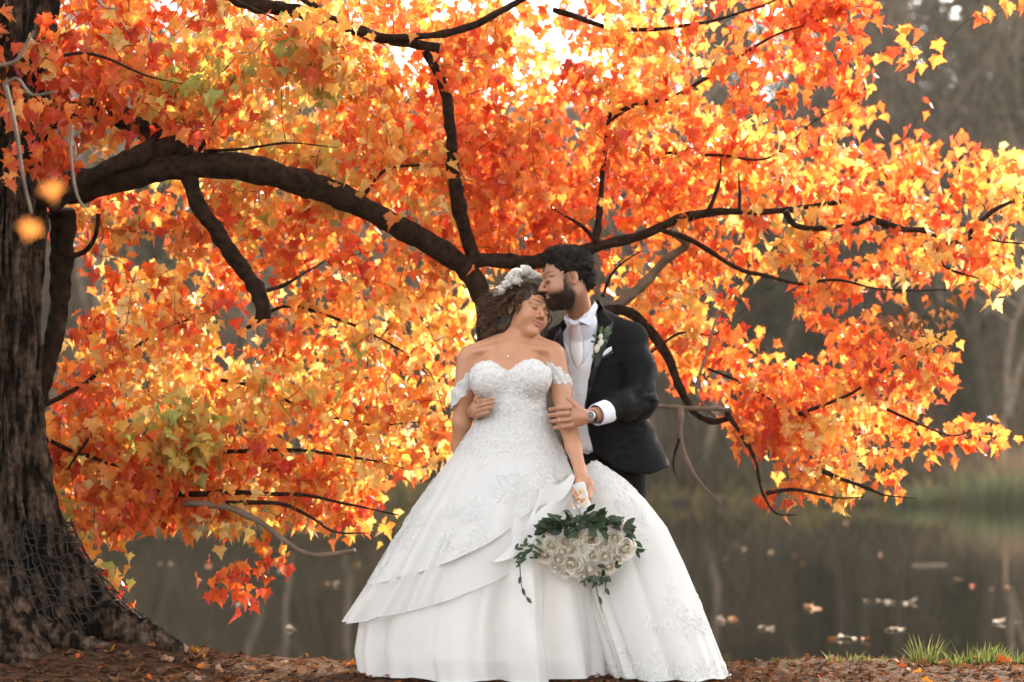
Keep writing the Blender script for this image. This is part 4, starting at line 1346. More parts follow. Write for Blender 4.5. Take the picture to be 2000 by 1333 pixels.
def bride_cap(q):
    d = ell(q, (0, .026, .046), (.086, .100, .090))
    d = smin(d, ell(q, (-.03, .095, .0), (.075, .06, .085)), .04)
    d = smin(d, ell(q, (-.06, .07, -.065), (.04, .05, .07)), .04)
    # hairline: keep off the face
    face = ell(q, (0, -.085, -.034), (.064, .085, .098))
    return smax(d, -face, .015)
hb = hair_cap(bride_cap, BO, BR_, BS, np.array([-.26, -.22, -.24]), np.array([.22, .26, .24]), .005, 'hair', 'hair_brown', person1, .007, 46)
A = Acc()
r_ = np.random.default_rng(8)
nst = 0
def lock(q, dr, down, L, ra, pitch, nstr, th0, halo=False):
    """one ringlet: several strands winding together"""
    n = 44
    P = np.zeros((n, 3)); p = q.copy()
    for k in range(n):
        t = k / n
        w = dr * (1 - t) ** 2 * .9 + down * (.25 + t) * .9
        w /= np.linalg.norm(w)
        P[k] = p
        p = p + w * L / n
    for cen, rad in (([0, .02, .02], [.090, .106, .099]), ([0, -.085, -.034], [.070, .096, .110])):
        e = (P - cen) / rad
        kk = np.linalg.norm(e, axis=1, keepdims=True)
        P = np.where(kk < 1, cen + (P - cen) / np.maximum(kk, .2), P)
    s_ = np.arange(n) * L / n
    tang = np.gradient(P, axis=0); tang /= np.linalg.norm(tang, axis=1, keepdims=True) + 1e-9
    u = np.cross(tang, [.3, .1, .95]); u /= np.linalg.norm(u, axis=1, keepdims=True) + 1e-9
    w2 = np.cross(tang, u)
    ph = r_.random() * 6.28
    for m in range(nstr):
        a = ph + s_ / pitch * 6.28 + r_.normal(0, .30)
        amp = np.clip(s_ / .035, 0, 1) * ra * r_.uniform(.75, 1.2)
        Q = P + u * (np.cos(a) * amp)[:, None] + w2 * (np.sin(a) * amp)[:, None] + r_.normal(0, .0016, 3)
        if Q[:, 2].max() > .137 or ((Q[:, 2] < -.085) & (Q[:, 1] < .05)).any(): continue
        A.add(*tube(BO + (Q * BS) @ BR_.T, np.linspace(th0, th0 * .45, n), 3, False))
while nst < 190:
    d_ = r_.normal(size=3); d_ /= np.linalg.norm(d_)
    q = np.array([0, .03, .04]) + d_ * [.086, .1, .09]
    if q[1] < .0 or q[2] < -.06: continue
    side = q[0] < 0                         # towards the left of the picture
    if not side and q[2] > .06 and r_.random() < .6: continue
    nst += 1
    L = r_.uniform(.07, .165) * (1 if side or q[1] > .03 else .8)
    loose = side and r_.random() < .35
    down = np.array([-.75 if loose else (-.30 if side else .05), .30, -1.0])
    lock(q, d_ * .8 + r_.normal(0, .22, 3), down, L, r_.uniform(.005, .0105), r_.uniform(.030, .050), 6, .0015)
for k in range(150):                        # flyaway hairs that catch the light
    d_ = r_.normal(size=3); d_ /= np.linalg.norm(d_)
    d_[0] = -abs(d_[0]); d_[1] = abs(d_[1])
    q = np.array([0, .03, .02]) + d_ * [.090, .105, .09]
    lock(q, d_ * 1.2 + r_.normal(0, .3, 3), np.array([-.8, .2, -.7]), r_.uniform(.07, .15), r_.uniform(.006, .012), r_.uniform(.025, .045), 1, .0010)
put('curls', A.mesh('curls', M['curl_brown']), hb, kind='stuff')
# face framing tendrils
A = Acc()
for k in range(10):
    q0 = np.array([-.076 + .006 * r_.normal(), -.018 + .014 * r_.normal(), .040 + .02 * r_.normal()])
    n = 50; L = r_.uniform(.07, .13)
    s_ = np.linspace(0, L, n); a = r_.random() * 6.28 + s_ / r_.uniform(.02, .03) * 6.28
    ra = np.clip(s_ / .03, .2, 1) * r_.uniform(.004, .008)
    tdn = BR_.T @ np.array([.02, -.02, -1.0])
    P = q0 + np.outer(s_, tdn) + np.stack([np.cos(a) * ra - .018 * np.sin(s_ / L * 3.1), np.sin(a) * ra - .004, 0 * a], -1)
    A.add(*tube(BO + (P * BS) @ BR_.T, np.linspace(.0022, .0008, n), 3, False))
put('tendrils', A.mesh('tendrils', M['curl_brown']), hb, kind='stuff')

# ---- flowers
def rose_mesh(name, seed, R, open_=1.0, cols=((.88, .85, .76), (.88, .80, .62))):
    r = np.random.default_rng(seed)
    A = Acc()
    rings = [(.13, 3, 1.00), (.25, 3, 1.02), (.38, 4, 1.0), (.54, 5, .95), (.74, 5, .86), (.95, 6, .70)]
    g = 6
    for k, (rr, n, hh) in enumerate(rings):
        for j in range(n):
            a0 = j * 6.283 / n + k * .7 + r.normal(0, .15)
            w = 6.283 / n * .92
            v = []
            for iv in range(g):
                t0 = iv / (g - 1)
                for iu in range(g):
                    u = iu / (g - 1) * 2 - 1
                    t = t0 * (1 - .34 * u * u * t0)        # rounded rim
                    rad = rr * R * (.42 + .62 * t ** .7) + .05 * R * u + r.normal(0, .006) * R
                    if k < 3: rad *= 1 - .35 * t ** 3
                    else: rad += open_ * R * .10 * t ** 5 * (k - 2) / 3
                    z = R * (hh * t - open_ * .16 * t ** 6 * max(k - 2, 0) / 3) + r.normal(0, .006) * R
                    a = a0 + u * w * (1 - .35 * t ** 3)
                    v.append((rad * math.cos(a), rad * math.sin(a), z - .35 * R))
            q_ = (1 - k / 5) ** 1.5
            c = np.array(cols[1]) * q_ + np.array(cols[0]) * (1 - q_)
            A.add(v, grid_faces(g, g), c * r.uniform(.95, 1.03))
    return A.mesh(name, M['petal'])

def blossom_mesh(name, seed, R, col, n=6, centre=(.80, .68, .35)):
    """open star flower with narrow petals"""
    r = np.random.default_rng(seed)
    A = Acc()
    for j in range(n):
        a = j * 6.283 / n + r.normal(0, .1)
        ca, sa = math.cos(a), math.sin(a)
        prof = [(0.05, .10, 0), (.4, .26, .12), (.75, .22, .16), (1.0, .03, .05 + r.normal(0, .06))]
        v = []
        for t, w, z in prof:
            for u, dz in ((-1, .06), (0, -.02), (1, .06)):
                v.append((R * (t * ca - u * w * sa), R * (t * sa + u * w * ca), R * (z + dz)))
        A.add(v, grid_faces(4, 3), np.array(col) * r.uniform(.95, 1.03))
    v, f = ball(np.array([0, 0, .06 * R]), .16 * R, 6, 4)
    A.add(v, f, centre)
    return A.mesh(name, M['petal'])

WHITE = ((.92, .90, .87), (.90, .87, .80))
# flower crown
crown_o = put('flower_crown', mesh('flower_crown', *tube(BO + (spline([(-.105, .035, .055), (-.085, .008, .118), (-.03, -.008, .150), (.04, -.012, .148), (.088, .0, .105)], 40) * BS) @ BR_.T, .004, 6), M['green_stem']), person1)
cm = [rose_mesh('flower', 200 + k, .026, 1.0, WHITE) for k in range(3)] + [blossom_mesh('flower', 220, .026, (.88, .86, .82), 6)]
arc = spline([(-.110, .045, .045), (-.100, .015, .10), (-.055, -.004, .140), (.0, -.014, .156), (.052, -.020, .142), (.085, -.012, .105)], 12)
for k, q in enumerate(arc):
    for j in range(2):
        qq = q * ((1.06 if k > 4 else 1.16) + .02 * j) + np.array([0, -.012 if k < 6 else 0, 0]) + r_.normal(0, .008, 3) + np.array([0, -.012 + .03 * j, -.006])
        d_ = qq - [0, .03, .03]
        nrm = BR_ @ d_ + r_.normal(0, .04, 3) + np.array([0, -.05, .0])
        o = bpy.data.objects.new('flower', cm[(k + 2 * j) % 4]); COL.objects.link(o); o.parent = crown_o
        o.matrix_basis = mat4(frame_z(nrm, r_.random() * 6.28), BO + BR_ @ (qq * BS), r_.uniform(.95, 1.3))
# ---- the person in the black suit
person2 = thing('person', at(1170, 1290, 9.0), 'bearded person in a black suit and white waistcoat kissing the forehead of the other', 'person')
SH_L, SH_R = at(1233, 668, 8.88), at(1090, 676, 8.98)
ELB_L, WR_L = at(1250, 782, 8.74), at(1152, 815, 8.50)
ELB_R, WR_R = at(975, 800, 8.90), at(922, 806, 8.66)

def hand_l(p):
    """hand laid over the other's arm; back of the hand to the camera"""
    d = rc(p, WR_L + (ELB_L - WR_L) * .2, at(1136, 815, 8.485), .034, .027)
    d = smin(d, ell(p, at(1128, 815, 8.482), (.044, .018, .041), rotm('Y', .1)), .02)
    fs = [((1112, 797, 8.475), (1090, 798, 8.478), (1074, 800, 8.52)),
          ((1110, 808, 8.468), (1088, 810, 8.470), (1071, 812, 8.515)),
          ((1112, 820, 8.468), (1092, 822, 8.468), (1076, 824, 8.51)),
          ((1117, 831, 8.472), (1099, 834, 8.470), (1083, 836, 8.505))]
    for a, b_, c_ in fs:
        d = smin(d, finger(p, [at(*a), at(*b_), at(*c_)], .0105), .004)
    d = smin(d, finger(p, [at(1136, 802, 8.475), at(1122, 789, 8.485), at(1109, 778, 8.51)], .0118), .010)
    return d

def hand_r(p):
    """hand reaching round the waist, fingers on the bodice"""
    d = rc(p, WR_R, at(926, 804, 8.60), .027, .026)
    d = smin(d, ell(p, at(929, 802, 8.572), (.026, .036, .040)), .02)
    fs = [((931, 789, 8.555), (944, 784, 8.525), (961, 779, 8.515)),
          ((930, 797, 8.550), (945, 791, 8.522), (962, 787, 8.510)),
          ((930, 805, 8.552), (945, 800, 8.522), (960, 796, 8.510)),
          ((931, 813, 8.555), (943, 809, 8.528), (953, 806, 8.515))]
    for a, b_, c_ in fs:
        d = smin(d, finger(p, [at(*a), at(*b_), at(*c_)], .0105), .004)
    d = smin(d, finger(p, [at(927, 792, 8.575), at(930, 782, 8.55), at(935, 775, 8.54)], .0118), .008)
    return d

def groom(p):
    d = near(p, GO - .22, GO + .22, lambda q: head_sdf(((q - GO) @ GR_) / GS, False) * GS)
    nk_ = GO + GR_ @ (np.array([0, .028, -.05]) * GS)
    d = smin(d, rc(p, nk_, at(1142, 648, 8.90), .055, .056), .03)
    d = smin(d, rc(p, at(1146, 655, 8.91), at(1175, 860, 8.98), .06, .08), .03)
    d = smin(d, chain(p, [at(1155, 690, 8.96), SH_L, ELB_L, WR_L], [.05, .045, .036, .026], .02), .03)
    d = smin(d, chain(p, [at(1155, 690, 8.96), SH_R, ELB_R, WR_R], [.05, .032, .034, .026], .02), .03)
    d = smin(d, near(p, WR_L - .2, WR_L + .2, hand_l), .006)
    d = smin(d, near(p, WR_R - .16, WR_R + .16, hand_r), .006)
    return d
v, f = surf(groom, at(900, 900, 9.1) * [1, 0, 1] + [0, 8.42, 0], at(1300, 480, 8.6) * [1, 0, 1] + [0, 9.06, 0], .003)
q = ((v - GO) @ GR_) / GS
m_ = np.linalg.norm(q, axis=1) < .20
col = np.tile(SKIN_G, (len(v), 1)).astype(float)
col[m_] = head_col(q[m_], SKIN_G, (.36, .15, .12), (.018, .010, .007), False, beard=(.085, .045, .028))
col *= (1 + .06 * fbm(v * 20, 2))[:, None]
put('body', mesh('body', v, f, M['skin'], col), person2)
GV, GF = v, f
# knuckle folds and nails are too small to show; the ring is not
ringc = at(1093, 822, 8.469)
th = np.linspace(0, 6.283, 20)
put('ring', mesh('ring', *tube(np.stack([ringc[0] + 0 * th, ringc[1] + .0115 * np.cos(th), ringc[2] + .0115 * np.sin(th)], -1), .0016, 6, False), M['gold']), person2)

# hair
def groom_cap(q):
    d = ell(q, (0, .026, .044), (.083, .098, .084))
    d = smin(d, ell(q, (0, -.024, .092), (.062, .055, .036)), .03)
    d = smin(d, ell(q, (0, .090, -.015), (.055, .030, .055)), .03)
    face = ell(q, (0, -.085, .010), (.074, .072, .066))
    d = smax(d, -face, .010)
    d = smax(d, -ell(q, (.085, .004, -.020), (.05, .030, .042)), .008)
    d = smax(d, -ell(q, (-.085, .004, -.020), (.05, .030, .042)), .008)
    d = smax(d, -ell(q, (0, -.06, -.09), (.12, .12, .075)), .01)
    return smax(d, -.085 - q[:, 2], .02)
gh = hair_cap(groom_cap, GO, GR_, GS, np.array([-.22] * 3), np.array([.22] * 3), .004, 'hair', 'hair_dark', person2, .007, 75)
hv = np.array([x.co[:] for x in gh.data.vertices]); hf = np.array([p_.vertices[:] for p_ in gh.data.polygons])
r_ = np.random.default_rng(5)
P, N = tri_pts(hv, hf, 2200, r_)
keep_ = head_sdf(((P - GO) @ GR_) / GS, False) > .003
P, N = P[keep_], N[keep_]
cen = GO + GR_ @ (np.array([0, .02, .03]))
A = Acc()
for p, n_ in zip(P, N):
    if n_ @ (p - cen) < 0: n_ = -n_
    qz = (GR_.T @ (p - GO))[2]
    L = r_.uniform(.012, .024) if qz > .06 else r_.uniform(.008, .016)
    n = 12
    t_ = np.cross(n_, r_.normal(size=3)); t_ /= np.linalg.norm(t_); b2 = np.cross(n_, t_)
    a = np.linspace(0, r_.uniform(3.5, 7), n); ra = r_.uniform(.003, .006) * np.linspace(.4, 1, n)
    P_ = p + np.outer(np.linspace(-.004, L * .6, n), n_) + np.outer(np.cos(a) * ra, t_) + np.outer(np.sin(a) * ra, b2) + np.outer(np.linspace(0, L * .6, n), t_)
    A.add(*tube(P_, np.linspace(.0016, .0007, n), 3, False))
put('curls', A.mesh('curls', M['hair_dark']), gh, kind='stuff')
# beard strands on the darkened skin
bm_ = (col[:, 0] < .12) & m_ & (q[:, 2] < .022) & (q[:, 1] < .02)
bi = np.nonzero(bm_)[0]
if len(bi):
    bi = r_.choice(bi, min(2600, len(bi)), replace=False)
    nn = normals_of(groom, v[bi])
    A = Acc()
    dn = GR_ @ np.array([0, -.15, -1.0])
    for p, n_ in zip(v[bi], nn):
        L = r_.uniform(.006, .013)
        dd = n_ * .65 + dn * .7 + r_.normal(0, .3, 3); dd /= np.linalg.norm(dd)
        c2 = dd + dn * .5 + r_.normal(0, .3, 3); c2 /= np.linalg.norm(c2)
        A.add(*tube(np.array([p - n_ * .001, p + dd * L * .5, p + dd * L * .5 + c2 * L * .5]), [.0009, .0008, .0004], 3, False))
    put('beard', A.mesh('beard', M['beard_brown']), person2, kind='stuff')

# ---- clothes
def flat(p, c, k):
    q = p - c
    q = q.copy(); q[:, 1] /= k
    return q
CT = at(1165, 700, 8.93)
def torso_g(p, o=0.0):
    """suit trunk, turned a little to the left of the picture"""
    R = rotm('Z', -.30)
    q = (p - CT) @ R
    q = q / np.array([1, .72, 1])
    def loc(px, py):
        w = at(px, py, 8.93) - CT
        return np.array([w[0], 0, w[2]])
    d = rc(q, loc(1160, 690), loc(1172, 790), .190, .178)
    d = smin(d, rc(q, loc(1172, 790), loc(1210, 965), .178, .268), .05)
    d = smin(d, rc(q, loc(1146, 630), loc(1150, 690), .085, .14), .06)
    d = smin(d, rc(q, loc(1150, 645), loc(1236, 662), .075, .075), .05)
    d = smin(d, rc(q, loc(1150, 645), loc(1092, 668), .075, .070), .05)
    d = smin(d, rc(p, at(1142, 652, 8.885), at(1156, 705, 8.915), .078, .130) * 1.25, .04)
    return d * .8 - o

OPEN = [(1095, 600), (1168, 585), (1166, 640), (1158, 700), (1147, 770), (1142, 800), (1150, 850), (1162, 900), (1150, 960), (1080, 960), (1106, 860), (1108, 780), (1104, 700), (1096, 640)]
ow = np.array([at(x, y, 8.80)[[0, 2]] for x, y in OPEN])
def poly_sd(x, z, poly):
    n = len(poly); d = np.full(len(x), 1e9)
    for i in range(n):
        a, b_ = poly[i], poly[(i + 1) % n]
        e = b_ - a
        wx, wz = x - a[0], z - a[1]
        t = np.clip((wx * e[0] + wz * e[1]) / (e @ e), 0, 1)
        d = np.minimum(d, np.hypot(wx - t * e[0], wz - t * e[1]))
    return np.where(inpoly(x, z, poly), -d, d)

def sleeves_g(p, o=0.0):
    w2 = WR_L + (ELB_L - WR_L) * .30
    d = chain(p, [at(1226, 672, 8.88), at(1246, 720, 8.83), ELB_L, ELB_L * .45 + w2 * .55, w2], [.082 + o, .076 + o, .070 + o, .058 + o, .050 + o], .04)
    w3 = WR_R + (ELB_R - WR_R) * .3
    e = chain(p, [SH_R, ELB_R, w3], [.075 + o, .062 + o, .05 + o], .03)
    return np.minimum(d, e)

def jacket(p):
    d = torso_g(p)
    d = smin(d, sleeves_g(p), .035)
    open_ = poly_sd(p[:, 0], p[:, 2], ow)
    m = np.maximum(open_, p[:, 1] - 8.93)
    d = smax(d, -m, .006)
    # hem, lower towards the back
    hz = np.interp(p[:, 0], [at(1150, 0, 8.9)[0], at(1200, 0, 8.9)[0], at(1262, 0, 8.9)[0], at(1300, 0, 8.9)[0]], [at(0, 880, 8.9)[2], at(0, 918, 8.9)[2], at(0, 927, 8.9)[2], at(0, 912, 8.9)[2]])
    d = smax(d, (hz - p[:, 2]) * .9, .006)
    # neck hole
    d = smax(d, -rc(p, at(1140, 640, 8.84), at(1120, 560, 8.74), .062, .085), .008)
    # end of the sleeve
    ax = (WR_L - ELB_L) / np.linalg.norm(WR_L - ELB_L)
    cut = ((p - (WR_L + (ELB_L - WR_L) * .32)) @ ax)
    cut = np.where(np.linalg.norm(p - WR_L, axis=1) < .16, cut, -1)
    return smax(d, cut, .004)
v, f = surf(jacket, at(890, 940, 9.2) * [1, 0, 1] + [0, 8.42, 0], at(1330, 570, 8.6) * [1, 0, 1] + [0, 9.22, 0], .0045)
n_ = normals_of(jacket, v)
# creases: along the sleeve bend and across the back
el = np.exp(-(np.linalg.norm(v - ELB_L, axis=1) / .15) ** 2)
dr = np.stack([v[:, 0] * 9 + v[:, 2] * 16, v[:, 1] * 9, v[:, 2] * 24 - v[:, 0] * 20], -1)
v = v + n_ * ((.009 * el + .0022) * fbm(dr, 2) + .0035 * vnoise(v * [9, 9, 4]))[:, None]
jk = put('jacket', mesh('jacket', v, f, M['suit']), person2)
BVH_J = BVHTree.FromPolygons([V(x) for x in v], f.tolist())

def shirt_g(p):
    d = torso_g(p, -.020)
    hz = at(0, 880, 8.85)[2]
    d = smax(d, hz - p[:, 2], .004)
    d = smax(d, -rc(p, at(1134, 612, 8.81), at(1120, 560, 8.74), .056, .064), .006)
    d = smax(d, np.abs(p[:, 0] - at(1140, 0, 8.85)[0]) - .13, .004)
    A0, B0 = at(1132, 619, 8.805), at(1144, 655, 8.90)
    up = (A0 - B0) / np.linalg.norm(A0 - B0)
    st = rc(p, A0, B0, .064, .078)
    return np.minimum(d, smax(st, (p - A0) @ up - .004, .004))
v, f = surf(shirt_g, at(1060, 890, 9.2) * [1, 0, 1] + [0, 8.6, 0], at(1230, 560, 8.6) * [1, 0, 1] + [0, 9.15, 0], .005)
sh = put('shirt', mesh('shirt', v, f, M['shirt']), person2)
BVH_S = BVHTree.FromPolygons([V(x) for x in v], f.tolist())

CAMP = np.array([0, 0, HC])
def drape(name, poly, bvh, off, mat, parent, step=5.0, thick=.004, puff=0.0, fallback=8.75, wr=0.0):
    """cloth piece laid on a body: outline given where the photograph shows it, depth found on the body"""
    poly = np.array(poly, float)
    lo, hi = poly.min(0), poly.max(0)
    bd = []
    for i in range(len(poly)):
        a, b_ = poly[i], poly[(i + 1) % len(poly)]
        k = max(1, int(np.linalg.norm(b_ - a) / step))
        for j in range(k): bd.append(a + (b_ - a) * j / k)
    bd = np.array(bd)
    gx, gy = np.meshgrid(np.arange(lo[0] + step / 2, hi[0], step), np.arange(lo[1] + step / 2, hi[1], step))
    g = np.stack([gx.ravel(), gy.ravel()], -1)
    g = g[inpoly(g[:, 0], g[:, 1], bd)]
    if len(g):
        dm = np.min(np.linalg.norm(g[:, None] - bd[None], axis=2), axis=1)
        g = g[dm > step * .45]
    al = np.vstack([bd, g])
    ed = [(i, (i + 1) % len(bd)) for i in range(len(bd))]
    vo, eo, fo_, *_ = geometry.delaunay_2d_cdt([V(x) for x in al], ed, [], 1, 1e-4)
    vo = np.array([tuple(x) for x in vo])
    dmin = np.min(np.linalg.norm(vo[:, None] - bd[None], axis=2), axis=1)
    out = []
    for (x, y), dm in zip(vo, dmin):
        dirn = at(x, y, 8.5) - CAMP
        dirn /= np.linalg.norm(dirn)
        h = bvh.ray_cast(V(CAMP), V(dirn))
        p = np.array(h[0]) if h[0] is not None else None
        out.append((p, dirn, dm))
    dist = [np.linalg.norm(p - CAMP) for p, _, _ in out if p is not None]
    med = np.median(dist) if dist else fallback
    vv = []
    for p, dirn, dm in out:
        dd = np.linalg.norm(p - CAMP) if p is not None else med
        if abs(dd - med) > .16: dd = med
        vv.append(CAMP + dirn * (dd - off - puff * min(1, dm / 8.0)))
    vv = np.array(vv)
    # even out steps
    fl = [tuple(x) for x in fo_]
    if wr: vv[:, 1] += wr * vnoise(vv * 40)
    me = mesh(name, vv, fl, M[mat])
    o = put(name, me, parent)
    md = o.modifiers.new('thickness', 'SOLIDIFY'); md.thickness = thick; md.offset = 0
    return o

# waistcoat over the shirt, with its low V and pointed front
drape('waistcoat', [(1117, 694), (1128, 704), (1138, 712), (1158, 668), (1164, 700), (1154, 760), (1147, 800), (1152, 845), (1161, 880), (1148, 888), (1136, 884), (1122, 850), (1104, 800), (1100, 740), (1100, 690), (1102, 668)], BVH_S, .006, 'vest', person2, 6)
wc = bpy.data.objects['waistcoat']
dp = bpy.context.evaluated_depsgraph_get()
def surf_hit(x, y, bvhs):
    dirn = at(x, y, 8.5) - CAMP; dirn /= np.linalg.norm(dirn)
    best = None
    for b_ in bvhs:
        h = b_.ray_cast(V(CAMP), V(dirn))
        if h[0] is not None and (best is None or h[3] < best): best = h[3]
    return CAMP + dirn * (best if best else 8.75)
for x, y in ((1129, 716), (1130, 743), (1130, 770), (1131, 797)):
    p = surf_hit(x, y, [BVH_S]) + [0, -.012, 0]
    put('button', mesh('button', *ball(p, .0055, 10, 6, (1, .45, 1)), M['pearl']), wc)
# tie
drape('tie', [(1115, 626), (1124, 622), (1134, 626), (1133, 640), (1138, 660), (1140, 690), (1136, 712), (1129, 722), (1120, 708), (1114, 690), (1114, 660), (1117, 642)], BVH_S, .010, 'tie', person2, 4, .005, .008)
drape('tie_knot', [(1113, 623), (1124, 619), (1136, 624), (1133, 638), (1126, 642), (1117, 639)], BVH_S, .017, 'tie', bpy.data.objects['tie'], 3.5, .006, .007)
# collar: band and two wings
cb = rc
A_ = spline(pts_at([(1106, 618, 8.76), (1116, 626, 8.74), (1130, 624, 8.745), (1150, 606, 8.77), (1160, 594, 8.82), (1166, 592, 8.87), (1160, 588, 8.92)]), 40)
row2 = A_ + [.002, -.003, -.022]
row3 = A_ * .5 + row2 * .5 + [0, -.008, 0]
o = put('collar', mesh('collar', np.vstack([A_, row3, row2]), grid_faces(3, 40), M['shirt']), sh)
md = o.modifiers.new('thickness', 'SOLIDIFY'); md.thickness = .004
def wing(pts):
    P = pts_at(pts)
    n = len(P)
    c = P.mean(0) + [0, -.006, 0]
    o = put('collar_wing', mesh('collar_wing', np.vstack([P, [c]]), [(i, (i + 1) % n, n) for i in range(n)], M['shirt'], smooth=False), sh)
    md = o.modifiers.new('thickness', 'SOLIDIFY'); md.thickness = .004
wing([(1128, 626, 8.725), (1138, 617, 8.725), (1150, 606, 8.745), (1162, 590, 8.79), (1166, 602, 8.79), (1152, 637, 8.765), (1140, 632, 8.735)])
wing([(1122, 628, 8.725), (1112, 622, 8.735), (1103, 616, 8.75), (1101, 624, 8.74), (1110, 642, 8.765), (1117, 634, 8.74)])

# lapels with peaks, collar of the jacket
lp = drape('lapel', [(1166, 640), (1170, 622), (1176, 644), (1199, 626), (1190, 660), (1176, 702), (1160, 745), (1146, 785), (1142, 800), (1145, 770), (1156, 700), (1163, 660)], BVH_J, .006, 'satin', jk, 5, .004, .004)
drape('jacket_collar', [(1161, 590), (1168, 586), (1180, 604), (1190, 618), (1199, 627), (1176, 644), (1168, 630), (1165, 606)], BVH_J, .008, 'suit', jk, 5, .005, .004)
drape('lapel', [(1096, 640), (1086, 652), (1078, 672), (1088, 700), (1102, 740), (1108, 770), (1105, 700), (1100, 660)], BVH_J, .006, 'satin', jk, 5, .004, .004)
# pocket square, with its welt
drape('pocket_square', [(1171, 697), (1176, 689), (1188, 680), (1194, 677), (1195, 684), (1186, 691), (1175, 698)], BVH_J, .006, 'shirt', jk, 3.5, .004, .003)
drape('pocket_welt', [(1168, 700), (1196, 684), (1199, 690), (1171, 707)], BVH_J, .005, 'satin', jk, 4, .004, .002)

# cuff, cufflink, watch
axv = (WR_L - ELB_L) / np.linalg.norm(WR_L - ELB_L)
cq = spline([WR_L + (ELB_L - WR_L) * .36, WR_L + (ELB_L - WR_L) * .24, WR_L + (ELB_L - WR_L) * .12], 6)
v, f = tube(cq, [.0515, .0510, .0500, .0490, .0480, .0470], 28, cap=False)
cf = put('cuff', mesh('cuff', v, f, M['shirt']), sh)
md = cf.modifiers.new('thickness', 'SOLIDIFY'); md.thickness = .004
pc = surf_hit(1188, 826, [BVHTree.FromPolygons([V(x) for x in v], f.tolist())])
for dx, dz in ((-.004, .0), (.004, .001), (0, .005), (0, -.005)):
    put('cufflink', mesh('cufflink', *ball(pc + [dx, -.003, dz], .0048, 8, 6), M['gold']), cf) if dx == -.004 else None
wcn = WR_L + (ELB_L - WR_L) * .02
th = np.linspace(0, 6.283, 24)
b1 = np.cross(axv, [0, 0, 1.0]); b1 /= np.linalg.norm(b1); b2 = np.cross(axv, b1)
v, f = tube(np.array([wcn + axv * .010, wcn - axv * .010]), [.0305, .0305], 24, False)
watch = put('wristwatch', mesh('wristwatch', v, f, M['black_leather']), person2)
nrm = np.array([-.1, -1, .12]); nrm /= np.linalg.norm(nrm)
ctr = wcn + nrm * .033
def disc(c, n_, r, t, mat, nm, par):
    R = frame_z(n_)
    prof = [(0, t), (r * .82, t), (r * .97, t * .8), (r, t * .35), (r * .96, -t), (0, -t)]
    a = np.arange(28) * 6.283 / 28
    v = np.array([[(pr * math.cos(x) if pr else 1e-5 * math.cos(x)), (pr * math.sin(x) if pr else 1e-5 * math.sin(x)), pz] for pr, pz in prof for x in a])
    return put(nm, mesh(nm, v @ R.T + c, grid_faces(len(prof), 28, True)[:, ::-1], M[mat]), par)
disc(ctr, nrm, .0215, .005, 'steel', 'watch_case', watch)
disc(ctr + nrm * .0045, nrm, .0165, .0012, 'dial', 'watch_dial', watch)
R_ = frame_z(nrm)
for a, L in ((.6, .011), (2.4, .014)):
    p = ctr + nrm * .0062
    put('watch_hand', mesh('watch_hand', *tube(np.array([p, p + R_ @ np.array([math.cos(a) * L, math.sin(a) * L, 0])]), .0009, 4), M['steel']), watch)

# trousers and shoes
def trousers(p):
    d = chain(p, [at(1215, 900, 8.97), at(1222, 1080, 8.97), at(1225, 1262, 8.99)], [.112, .080, .068], .03)
    e = chain(p, [at(1160, 900, 8.95), at(1150, 1080, 8.93), at(1150, 1262, 8.95)], [.112, .080, .068], .03)
    d = smin(d, e, .04)
    return smax(smax(d, .07 - p[:, 2], .004), p[:, 2] - at(0, 860, 8.95)[2], .004)
v, f = surf(trousers, (.18, 8.75, .0), (.75, 9.2, 1.05), .009)
v = v + normals_of(trousers, v) * (.006 * fbm(v * [14, 14, 5], 2))[:, None]
put('trousers', mesh('trousers', v, f, M['trouser']), person2)
for x0, y0 in ((at(1150, 1280, 8.95)[0], 8.95), (at(1225, 1280, 8.99)[0], 8.99)):
    g = lambda p: smax(smin(ell(p, (x0, y0 - .10, .045), (.048, .15, .045)), ell(p, (x0, y0, .07), (.045, .06, .06)), .03), .008 - p[:, 2], .004)
    v, f = surf(g, (x0 - .1, y0 - .3, -.02), (x0 + .1, y0 + .12, .16), .008)
    put('shoe', mesh('shoe', v, f, M['black_leather']), person2)

# boutonniere pinned to the lapel
bt = put('boutonniere', mesh('boutonniere', *tube(pts_at([(1160, 694, 8.665), (1165, 672, 8.66), (1174, 648, 8.66)]), .0028, 6), M['green_stem']), person2)
def leaf_blade(L, w, curl=.2):
    v = []
    for t, ww in ((0, .06), (.25, .8), (.5, 1), (.75, .7), (1, .03)):
        for u in (-1, 0, 1):
            v.append((u * ww * w * .5, t * L, curl * L * (.5 * t - t * t) + (.12 * w * abs(u) * ww)))
    return np.array(v), grid_faces(5, 3)
GREEN = [(.030, .060, .022), (.045, .085, .030), (.022, .045, .018), (.06, .10, .035)]
gleaf = [mesh('leaf', *leaf_blade(1, .42 + .12 * k, .3 * (k - 1)), M['green']) for k in range(3)]
def place_leaf(par, p, tip, nrm, L, col, k=0, off=(0, 0, 0)):
    tip = np.array(tip, float); tip /= np.linalg.norm(tip)
    nrm = np.array(nrm, float); nrm -= tip * (nrm @ tip); nrm /= np.linalg.norm(nrm) + 1e-9
    o = bpy.data.objects.new('leaf', gleaf[k]); COL.objects.link(o); o.parent = par
    o.matrix_parent_inverse = Matrix.Translation(-V(off))
    o.matrix_basis = mat4(np.stack([np.cross(tip, nrm), tip, nrm], -1), p, L)
    o.color = (*col, 1)
    return o
